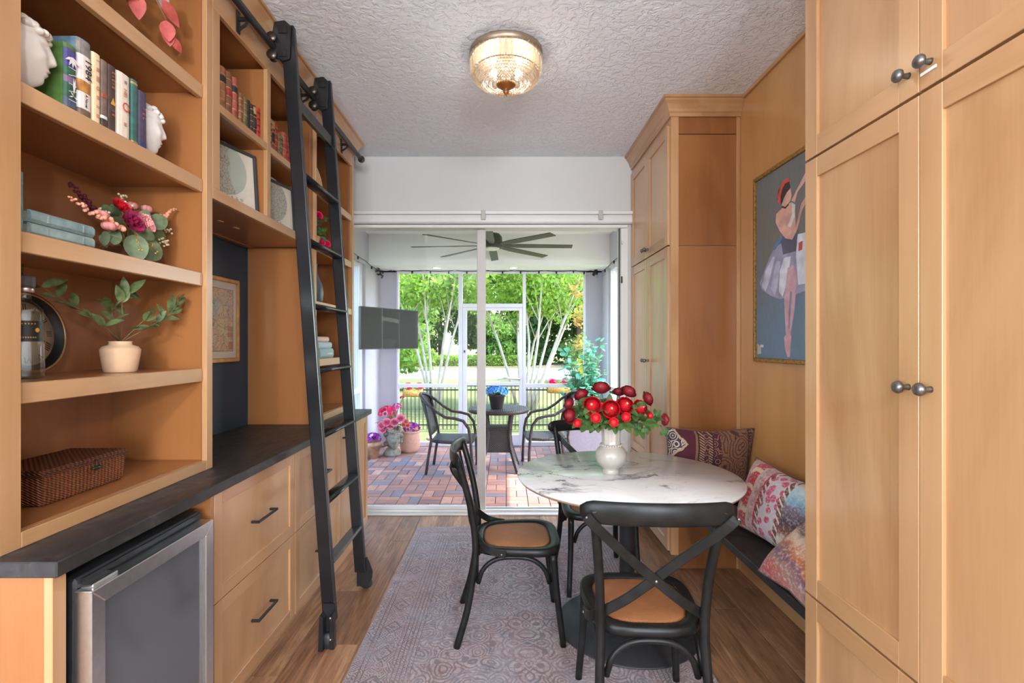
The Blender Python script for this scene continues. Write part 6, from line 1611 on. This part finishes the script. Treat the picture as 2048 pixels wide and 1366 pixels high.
# ------------------------------------------------------------------ cross-back chairs
def catmull(P, n=6):
    P = [Vector(p) for p in P]; out = []
    for i in range(len(P)-1):
        p0, p1, p2, p3 = P[max(i-1, 0)], P[i], P[i+1], P[min(i+2, len(P)-1)]
        for k in range(n):
            t_ = k/n
            out.append(.5*((2*p1)+(p2-p0)*t_+(2*p0-5*p1+4*p2-p3)*t_*t_+(3*p1-p0-3*p2+p3)*t_**3))
    return out+[P[-1]]
def make_chair(lab, loc, rz):
    t = thing('cross_back_chair', lab, 'chair', loc, 'black cross-back dining chairs', rz=rz)
    SZ = .455
    # seat ring: rounded trapezoid, front at +y
    def seat_pt(a, gx, gf, gb):
        c, s_ = math.cos(a), math.sin(a); e = .56
        x = math.copysign(abs(c)**e, c); y = math.copysign(abs(s_)**e, s_)
        wd = gx*(1+.09*y)
        return (x*wd, y*(gf if y > 0 else gb))
    nA = 48; A = [2*PI*i/nA for i in range(nA)]
    ro = [seat_pt(a, .205, .215, .205) for a in A]; rib = [seat_pt(a, .163, .172, .165) for a in A]
    rings = [[(x, y, SZ-.035) for x, y in ro], [(x*1.012, y*1.012, SZ-.02) for x, y in ro], [(x*1.0, y*1.0, SZ-.003) for x, y in ro], [(x*.975, y*.975, SZ) for x, y in ro], [(x*1.02, y*1.02, SZ-.002) for x, y in rib], [(x, y, SZ-.008) for x, y in rib], [(x, y, SZ-.03) for x, y in rib]]
    m = M().loft(rings, cap=False); b = len(m.v)
    n_ = nA
    for i in range(n_): m.face((i, (i+1) % n_, 6*n_+(i+1) % n_, 6*n_+i))
    seat = part(t, 'seat', m, blackw, local=True)
    rr = [[(x*(1-q*.33), y*(1-q*.33), SZ-.007+.010*math.sin(min(1, q)*PI/2*.9)) for x, y in rib] for q in (0, .3, .8, 1.6, 2.6)]
    part(seat, 'cane_panel', M().loft(rr), cane, local=True, label='woven rattan seat panel')
    for s in (-1, 1):
        P = catmull([(s*.205, -.285, 0), (s*.187, -.235, .17), (s*.178, -.205, .36), (s*.176, -.198, .47), (s*.182, -.215, .62), (s*.196, -.250, .77), (s*.208, -.285, .885)], 4)
        part(t, 'back_post', M().tube(P, [.0165]*len(P), 12), blackw, local=True)
        P = catmull([(s*.185, .170, SZ-.03), (s*.190, .185, .25), (s*.205, .215, 0)], 4)
        part(t, 'leg', M().tube(P, [.018-.004*i/(len(P)-1) for i in range(len(P))], 12), blackw, local=True)
    # bent top rail
    P = []
    for i in range(25):
        u = -1+2*i/24
        P.append((.252*u, -.322+.055*abs(u)**2.2-.0, .878-.006*u*u))
    kx = [(.5 if i in (0, 24) else (.86 if i in (1, 23) else 1)) for i in range(25)]
    sec = [(.012*math.cos(a)*(1 if abs(math.cos(a)) < .95 else 1), .038*math.sin(a)) for a in [2*PI*i/16 for i in range(16)]]
    part(t, 'top_rail', M().sweep(P, sec, (0, 0, 1), True, kx), blackw, local=True)
    # crossed bands
    for s in (-1, 1):
        off = .006*s
        P = catmull([(s*.238, -.308, .868), (s*.20, -.300, .825), (s*.09, -.258+off, .715), (0, -.238+off, .635), (-s*.09, -.222+off, .560), (-s*.165, -.185, .500), (-s*.205, -.135, .455), (-s*.213, -.055, .436)], 4)
        rg = []
        Pv = [Vector(p) for p in P]
        for i, p in enumerate(Pv):
            tg = (Pv[min(i+1, len(Pv)-1)]-Pv[max(i-1, 0)]).normalized()
            f = i/(len(Pv)-1); ref = Vector((0, -1, .25)).lerp(Vector((-s, 0, .0)), max(0, (f-.62)/.38)) if f > .62 else Vector((0, -1, .25))
            nn = (ref-tg*ref.dot(tg)).normalized(); wd = tg.cross(nn)
            rg.append([p+wd*(.0165*c)+nn*(.0045*d) for c, d in ((-1, -1), (1, -1), (1, 1), (-1, 1))])
        part(t, 'cross_band', M().loft(rg, smooth=False), blackw, .002, local=True)
        part(t, 'screw', M().ell((-s*.219, -.075, .437), (.004, .006, .006), 8, 6).ell((s*.238, -.322, .868), (.005, .004, .005), 8, 6), knobm, local=True)
    part(t, 'screw', M().ell((0, -.252, .635), (.006, .004, .006), 8, 6), knobm, local=True)
    # bentwood hoops under the seat
    def hoop(a, b, h0, h1):
        a, b = Vector(a), Vector(b); q = []
        for i in range(21):
            u = -1+2*i/20
            q.append(a.lerp(b, .5+.5*u*(.985))*1.0+Vector((0, 0, h0+(h1-h0)*(1-abs(u)**2.8)**.6)))
        return q
    for a, b in (((-.168, .165, 0), (.168, .165, 0)), ((-.158, -.195, 0), (.158, -.195, 0)), ((-.172, -.188, 0), (-.178, .155, 0)), ((.172, -.188, 0), (.178, .155, 0))):
        part(t, 'hoop_stretcher', M().tube(hoop(a, b, .285, .408), .0115, 10, (0, 1, .1) if abs(a[1]-b[1]) < .1 else (1, 0, .1)), blackw, local=True)
    return t
c1 = make_chair('black cross-back chair nearest the viewpoint with its back to the room', (.505, 1.90, RZ), math.radians(-2))
def chair_at(lab, loc, rz):
    c = copy_tree(c1); c.location = loc; c.rotation_euler = (0, 0, rz); c['label'] = lab
    return c
chair_at('black cross-back chair on the rug facing the pantry, in front of the screen door', (.05, 2.545, RZ), -PI/2+.02)
chair_at('black cross-back chair behind the table with its back to the sliding door', (.545, 3.03, RZ), PI+.06)
# ------------------------------------------------------------------ painting in the niche
pt = thing('ballerina_painting', 'gold framed painting of a ballerina hanging on the veneered niche wall', 'painting', (1.486, 2.58, 1.32))
def PP(u, v):
    x = 1480+.3365*u; y = 280+.3367*v
    d = 1.468/(x-1012)*1000
    return (d, 1.43+(687-y)*d/1000)
py0, py1, pz0, pz1, b = 2.16, 2.955, 1.325, 2.398, .022
for q in ([(py0, pz0), (py0+b, pz0+b), (py0+b, pz1-b), (py0, pz1)], [(py1, pz0), (py1, pz1), (py1-b, pz1-b), (py1-b, pz0+b)], [(py0, pz1), (py0+b, pz1-b), (py1-b, pz1-b), (py1, pz1)], [(py0, pz0), (py1, pz0), (py1-b, pz0+b), (py0+b, pz0+b)]):
    part(pt, 'frame_side', M().prism(q, 1.458, 1.486, 'x'), gold, .003)
def canvas():
    n = N('painted_canvas'); s_ = n.sep(n.obj()); c = n.obj()
    v = n.noise(n.map(c, (1, 1.5, 1)), 5, 5, .65, .8); br = n.noise(n.map(c, (1, 2, .6)), 40, 3)
    up = n.ramp(n.math('ADD', s_[2], n.math('MULTIPLY', n.math('SUBTRACT', v, .5), .9)), [(.25, srgb(84, 112, 136)), (.48, srgb(88, 100, 112)), (.66, srgb(104, 96, 84)), (.9, srgb(96, 98, 96))])
    up = n.mix(n.math('MULTIPLY', br, .25), up, srgb(150, 160, 170))
    n.set(color=up, rough=.5, coat=.15); n.bump(br, .15, .003); return n.mat
part(pt, 'canvas', M().box(1.470, 1.482, py0+b, py1-b, pz0+b, pz1-b), canvas())
pl = {}
def paint(name, c, var=.14):
    if name not in pl: pl[name] = plain(name, srgb(*c), .5, var=.22, nscale=16, bump=.1, coat=.1)
    return pl[name]
figs = [
 ('painted_skirt', (146, 144, 170), [(190,660),(115,850),(130,890),(180,925),(235,945),(300,930),(395,890),(405,820),(350,640),(290,600),(230,620)]),
 ('painted_skirt_streak', (186, 186, 206), [(150,780),(128,870),(150,900),(172,840),(205,700),(195,690)]),
 ('painted_skirt_streak', (176, 174, 198), [(215,720),(180,880),(205,925),(222,860),(240,720)]),
 ('painted_white_skirt', (206, 208, 218), [(235,780),(230,900),(250,930),(275,860),(290,760),(300,690),(262,700)]),
 ('painted_white_skirt', (206, 208, 218), [(340,560),(332,700),(345,860),(405,850),(405,545)]),
 ('painted_bodice', (84, 86, 104), [(240,590),(255,680),(330,660),(345,540),(320,500),(280,540)]),
 ('painted_sash', (84, 120, 168), [(240,570),(195,650),(205,655),(250,585)]),
 ('painted_skin', (204, 156, 142), [(215,440),(212,490),(235,540),(270,585),(310,590),(330,540),(325,400),(305,370),(255,400)]),
 ('painted_skin', (210, 164, 152), [(305,360),(320,330),(383,205),(420,150),(420,200),(383,250),(340,310),(325,370)]),
 ('painted_arm', (200, 150, 138), [(268,583),(310,592),(335,545),(352,482),(370,412),(402,362),(395,330),(365,378),(345,465),(328,530),(300,558)]),
 ('painted_white_trim', (216, 210, 206), [(308,372),(326,382),(325,450),(300,520),(285,510),(310,440)]),
 ('painted_skin', (208, 160, 146), [(250,392),(250,350),(266,330),(285,290),(298,285),(305,330),(296,362),(272,395)]),
 ('painted_hair', (46, 40, 44), [(222,355),(228,300),(255,255),(290,250),(298,290),(280,310),(262,345),(250,380)]),
 ('painted_headband', (204, 74, 66), [(226,372),(226,330),(245,270),(262,240),(290,225),(296,245),(270,258),(252,292),(242,340),(243,382)]),
 ('painted_choker', (60, 50, 52), [(250,392),(270,398),(288,378),(290,386),(270,408),(250,402)]),
 ('painted_leg', (190, 150, 160), [(285,760),(275,860),(265,950),(270,1080),(275,1150),(285,1290),(295,1290),(300,1150),(320,1020),(330,900),(335,800),(320,740)]),
 ('painted_leg_shade', (132, 122, 140), [(300,900),(292,1000),(290,1120),(296,1120),(304,1010),(312,900)]),
 ('painted_shoe', (196, 148, 156), [(265,1170),(270,1240),(285,1292),(296,1260),(303,1160),(284,1150)]),
 ('painted_red_touch', (186, 70, 70), [(352,610),(350,660),(368,650),(372,600)]),
 ('painted_pale_touch', (176, 170, 160), [(106,1210),(106,1272),(124,1270),(122,1225)]),
 ('painted_pale_touch', (196, 190, 182), [(124,1216),(124,1232),(138,1232),(138,1216)]),
 ('painted_pale_line', (196, 196, 200), [(106,1298),(240,1304),(240,1309),(106,1304)])]
for k, (nm, c, poly) in enumerate(figs):
    pts = [PP(*p) for p in poly]
    part(pt, nm, M().prism([(max(py0+b, min(py1-b, a)), max(pz0+b, min(pz1-b, z_))) for a, z_ in pts], 1.4698-.00025*k, 1.4702, 'x'), paint(nm+str(c[0]), c))

# ------------------------------------------------------------------ cushions on the bench
def cushion(name, label, wd, h, th_, loc, rot, mats, group='patterned cushions on the bench'):
    n = 22
    t = thing(name, label, 'cushion', loc, group, rot=rot)
    m = M(); m.sm = True
    def P(u, v, s):
        k = 1-.09*((1-abs(v))*abs(u)**4); j = 1-.11*(1-abs(u))*abs(v)**4
        tz = th_/2*max(0, (1-abs(u)**3.0))**.55*max(0, (1-abs(v)**3.0))**.55
        wr = .004*math.sin(7*u+3*v)*math.sin(5*v-2*u)*(1-u*u)*(1-v*v)
        return (u*wd/2*k, s*(tz+wr*.9), v*h/2*j)
    for s in (-1, 1):
        b0 = len(m.v)
        for i in range(n+1):
            for j in range(n+1): m.v.append(P(-1+2*i/n, -1+2*j/n, s))
        for i in range(n):
            for j in range(n): m.face((b0+i*(n+1)+j, b0+(i+1)*(n+1)+j, b0+(i+1)*(n+1)+j+1, b0+i*(n+1)+j+1))
    part(t, 'cover', m, mats, local=True)
    pts = [P(-1+2*i/n, -1, 0) for i in range(n+1)]+[P(1, -1+2*i/n, 0) for i in range(1, n+1)]+[P(1-2*i/n, 1, 0) for i in range(1, n+1)]+[P(-1, 1-2*i/n, 0) for i in range(1, n+1)]
    part(t, 'piped_seam', M().tube(pts, .004, 5), plain(name+'_piping', srgb(96, 70, 62), .9, var=.3, nscale=200) if name+'_piping' not in bpy.data.materials else bpy.data.materials[name+'_piping'], local=True)
    return t
def kilim1():
    n = N('maroon_paisley_weave'); c = n.obj(); s_ = n.sep(c); x, z = s_[0], s_[2]
    wob = n.noise(c, 22, 3); x2 = n.math('ADD', x, n.math('MULTIPLY', n.math('SUBTRACT', wob, .5), .012))
    pais = n.voro(n.vmath('ADD', n.map(c, (1, 1, .8)), n.vmath('MULTIPLY', n.noise(c, 9, 3, col=True), (.05, .05, .05))), 11)
    rg = n.math('SINE', n.math('MULTIPLY', pais, 40))
    brown = n.mix(n.ramp(rg, [(.45, (0, 0, 0)), (.75, (.9,)*3)]), srgb(132, 92, 66), srgb(58, 42, 44))
    brown = n.mix(n.ramp(n.voro(c, 34, 'DISTANCE_TO_EDGE'), [(.0, (.7,)*3), (.05, (0, 0, 0))]), brown, srgb(104, 44, 44))
    hatch = n.math('SINE', n.math('ADD', n.math('MULTIPLY', z, 420), n.math('MULTIPLY', x, 260)))
    stripe = n.mix(n.ramp(hatch, [(.42, (0, 0, 0)), (.58, (1, 1, 1))]), srgb(74, 46, 44), srgb(186, 148, 118))
    flor = n.mix(n.ramp(n.math('SINE', n.math('MULTIPLY', n.voro(c, 24), 20)), [(.4, (0, 0, 0)), (.6, (1, 1, 1))]), srgb(72, 36, 46), srgb(150, 104, 86))
    med = n.math('ADD', n.math('ABSOLUTE', n.math('ADD', x, .26)), n.math('MULTIPLY', n.math('ABSOLUTE', n.math('SUBTRACT', z, .155)), .9))
    md = n.mix(n.ramp(n.math('SINE', n.math('MULTIPLY', n.voro(c, 20), 24)), [(.35, (0, 0, 0)), (.6, (1, 1, 1))]), srgb(58, 56, 74), srgb(196, 176, 158))
    maroon = n.mix(n.ramp(n.math('ADD', med, n.math('MULTIPLY', wob, .05)), [(.125, (1, 1, 1)), (.13, (0, 0, 0))]), srgb(74, 26, 44), md)
    maroon = n.mix(n.ramp(n.math('ADD', med, n.math('MULTIPLY', wob, .05)), [(.122, (0, 0, 0)), (.124, (1, 1, 1)), (.138, (0, 0, 0))], 'CONSTANT'), maroon, srgb(176, 152, 118))
    f = n.math('ADD', n.math('MULTIPLY', x2, 2.0), .5)   # 0..1 across
    col = n.mix(n.ramp(f, [(0, (0, 0, 0)), (.30, (1, 1, 1))], 'CONSTANT'), maroon, srgb(128, 96, 70))
    for a, cc in ((.325, srgb(52, 34, 34)), (.345, stripe), (.40, flor), (.455, stripe), (.50, srgb(60, 38, 38)), (.515, flor), (.60, brown), (.925, srgb(54, 36, 40)), (.94, flor)):
        col = n.mix(n.ramp(f, [(0, (0, 0, 0)), (a, (1, 1, 1))], 'CONSTANT'), col, cc)
    wv = n.noise(c, 420, 2); col = n.mix(n.math('MULTIPLY', wv, .25), col, srgb(110, 86, 74))
    n.set(color=col, rough=.95, spec=.1, sheen=.1); n.bump(n.math('ADD', wv, rg), .3, .003); return n.mat
def kilim2(name, shift=0.0):
    n = N(name); c = n.obj(); s_ = n.sep(c); x, z = s_[0], s_[2]
    wob = n.noise(c, 8, 3); f = n.math('ADD', n.math('ADD', n.math('MULTIPLY', x, 2.05), .5+shift), n.math('MULTIPLY', n.math('SUBTRACT', wob, .5), .07))
    ro = n.voro(c, 26); roses = n.mix(n.ramp(n.math('SINE', n.math('MULTIPLY', ro, 60)), [(.5, (0, 0, 0)), (.7, (1, 1, 1))]), srgb(196, 84, 112), srgb(168, 36, 76))
    roses = n.mix(n.ramp(ro, [(.42, (1, 1, 1)), (.5, (0, 0, 0))]), srgb(186, 176, 178), roses)
    twist = n.mix(n.ramp(n.math('SINE', n.math('ADD', n.math('MULTIPLY', z, 170), n.math('MULTIPLY', x, 150))), [(.4, (0, 0, 0)), (.6, (1, 1, 1))]), srgb(106, 62, 62), srgb(206, 184, 160))
    zig = n.mix(n.ramp(n.math('SINE', n.math('ADD', n.math('MULTIPLY', z, 60), n.math('MULTIPLY', wob, 12))), [(.35, (0, 0, 0)), (.5, (.5,)*3), (.7, (1, 1, 1))], 'CONSTANT'), srgb(176, 40, 52), srgb(206, 176, 146))
    mot = n.noise(c, 34, 4, .7)
    fz = n.math('ADD', n.math('ADD', n.math('MULTIPLY', z, 2.0), .5), n.math('MULTIPLY', n.math('SUBTRACT', mot, .5), .22))
    wool = n.ramp(fz, [(.12, srgb(212, 206, 206)), (.28, srgb(206, 190, 170)), (.36, srgb(126, 84, 66)), (.46, srgb(74, 58, 70)), (.58, srgb(120, 104, 116)), (.66, srgb(126, 166, 184)), (.78, srgb(190, 206, 206)), (.86, srgb(214, 178, 140)), (.95, srgb(222, 212, 200))])
    pink = n.mix(n.ramp(mot, [(.45, (0, 0, 0)), (.6, (.7,)*3)]), srgb(178, 132, 126), srgb(190, 110, 116))
    col = pink
    for a, cc in ((.10, zig), (.24, srgb(186, 160, 150)), (.28, n.mix(n.ramp(mot, [(.4, (0, 0, 0)), (.6, (1, 1, 1))]), srgb(196, 150, 158), srgb(150, 120, 96))), (.36, srgb(168, 36, 62)), (.385, twist), (.43, roses), (.64, twist), (.70, wool)):
        col = n.mix(n.ramp(f, [(0, (0, 0, 0)), (a, (1, 1, 1))], 'CONSTANT'), col, cc)
    wv = n.noise(c, 300, 2); col = n.mix(n.math('MULTIPLY', n.ramp(n.noise(c, 90, 3), [(.5, (0, 0, 0)), (.68, (1, 1, 1))]), .35), col, srgb(226, 216, 210))
    n.set(color=col, rough=.97, spec=.1, sheen=.2); n.bump(n.math('ADD', wv, mot), .5, .005); return n.mat
def kilim3():
    n = N('rust_striped_wool'); c = n.obj(); s_ = n.sep(c); mot = n.noise(c, 20, 4, .7)
    f = n.math('ADD', n.math('ADD', n.math('MULTIPLY', s_[2], 2.1), .5), n.math('ADD', n.math('MULTIPLY', s_[0], .5), n.math('MULTIPLY', n.math('SUBTRACT', mot, .5), .3)))
    col = n.ramp(f, [(0, srgb(120, 92, 84)), (.10, srgb(178, 48, 52)), (.20, srgb(150, 108, 92)), (.28, srgb(104, 72, 88)), (.36, srgb(176, 104, 62)), (.46, srgb(206, 178, 150)), (.54, srgb(96, 62, 58)), (.66, srgb(188, 152, 128)), (.8, srgb(206, 188, 170)), (.92, srgb(150, 100, 92))])
    wv = n.noise(c, 300, 2); col = n.mix(n.math('MULTIPLY', n.ramp(n.noise(c, 80, 3), [(.5, (0, 0, 0)), (.68, (1, 1, 1))]), .35), col, srgb(226, 212, 200))
    n.set(color=col, rough=.97, spec=.1, sheen=.2); n.bump(n.math('ADD', wv, mot), .5, .005); return n.mat
k1, k2, k3 = kilim1(), kilim2('pink_knotted_wool'), kilim3()
cushion('maroon_cushion', 'maroon and brown paisley cushion leaning on the far cabinet end', .52, .475, .15, (1.232, 3.055, .690), (math.radians(12), 0, math.radians(-3)), k1)
cushion('woolly_cushion', 'pink and cream woolly cushion leaning on the niche wall', .56, .37, .20, (1.340, 2.42, .620), (math.radians(-17), math.radians(4), math.radians(-80)), k2)
cushion('woolly_cushion', 'rust and red striped woolly cushion at the pantry end of the bench', .40, .38, .18, (1.225, 1.935, .585), (math.radians(-50), 0, math.radians(-88)), k3)
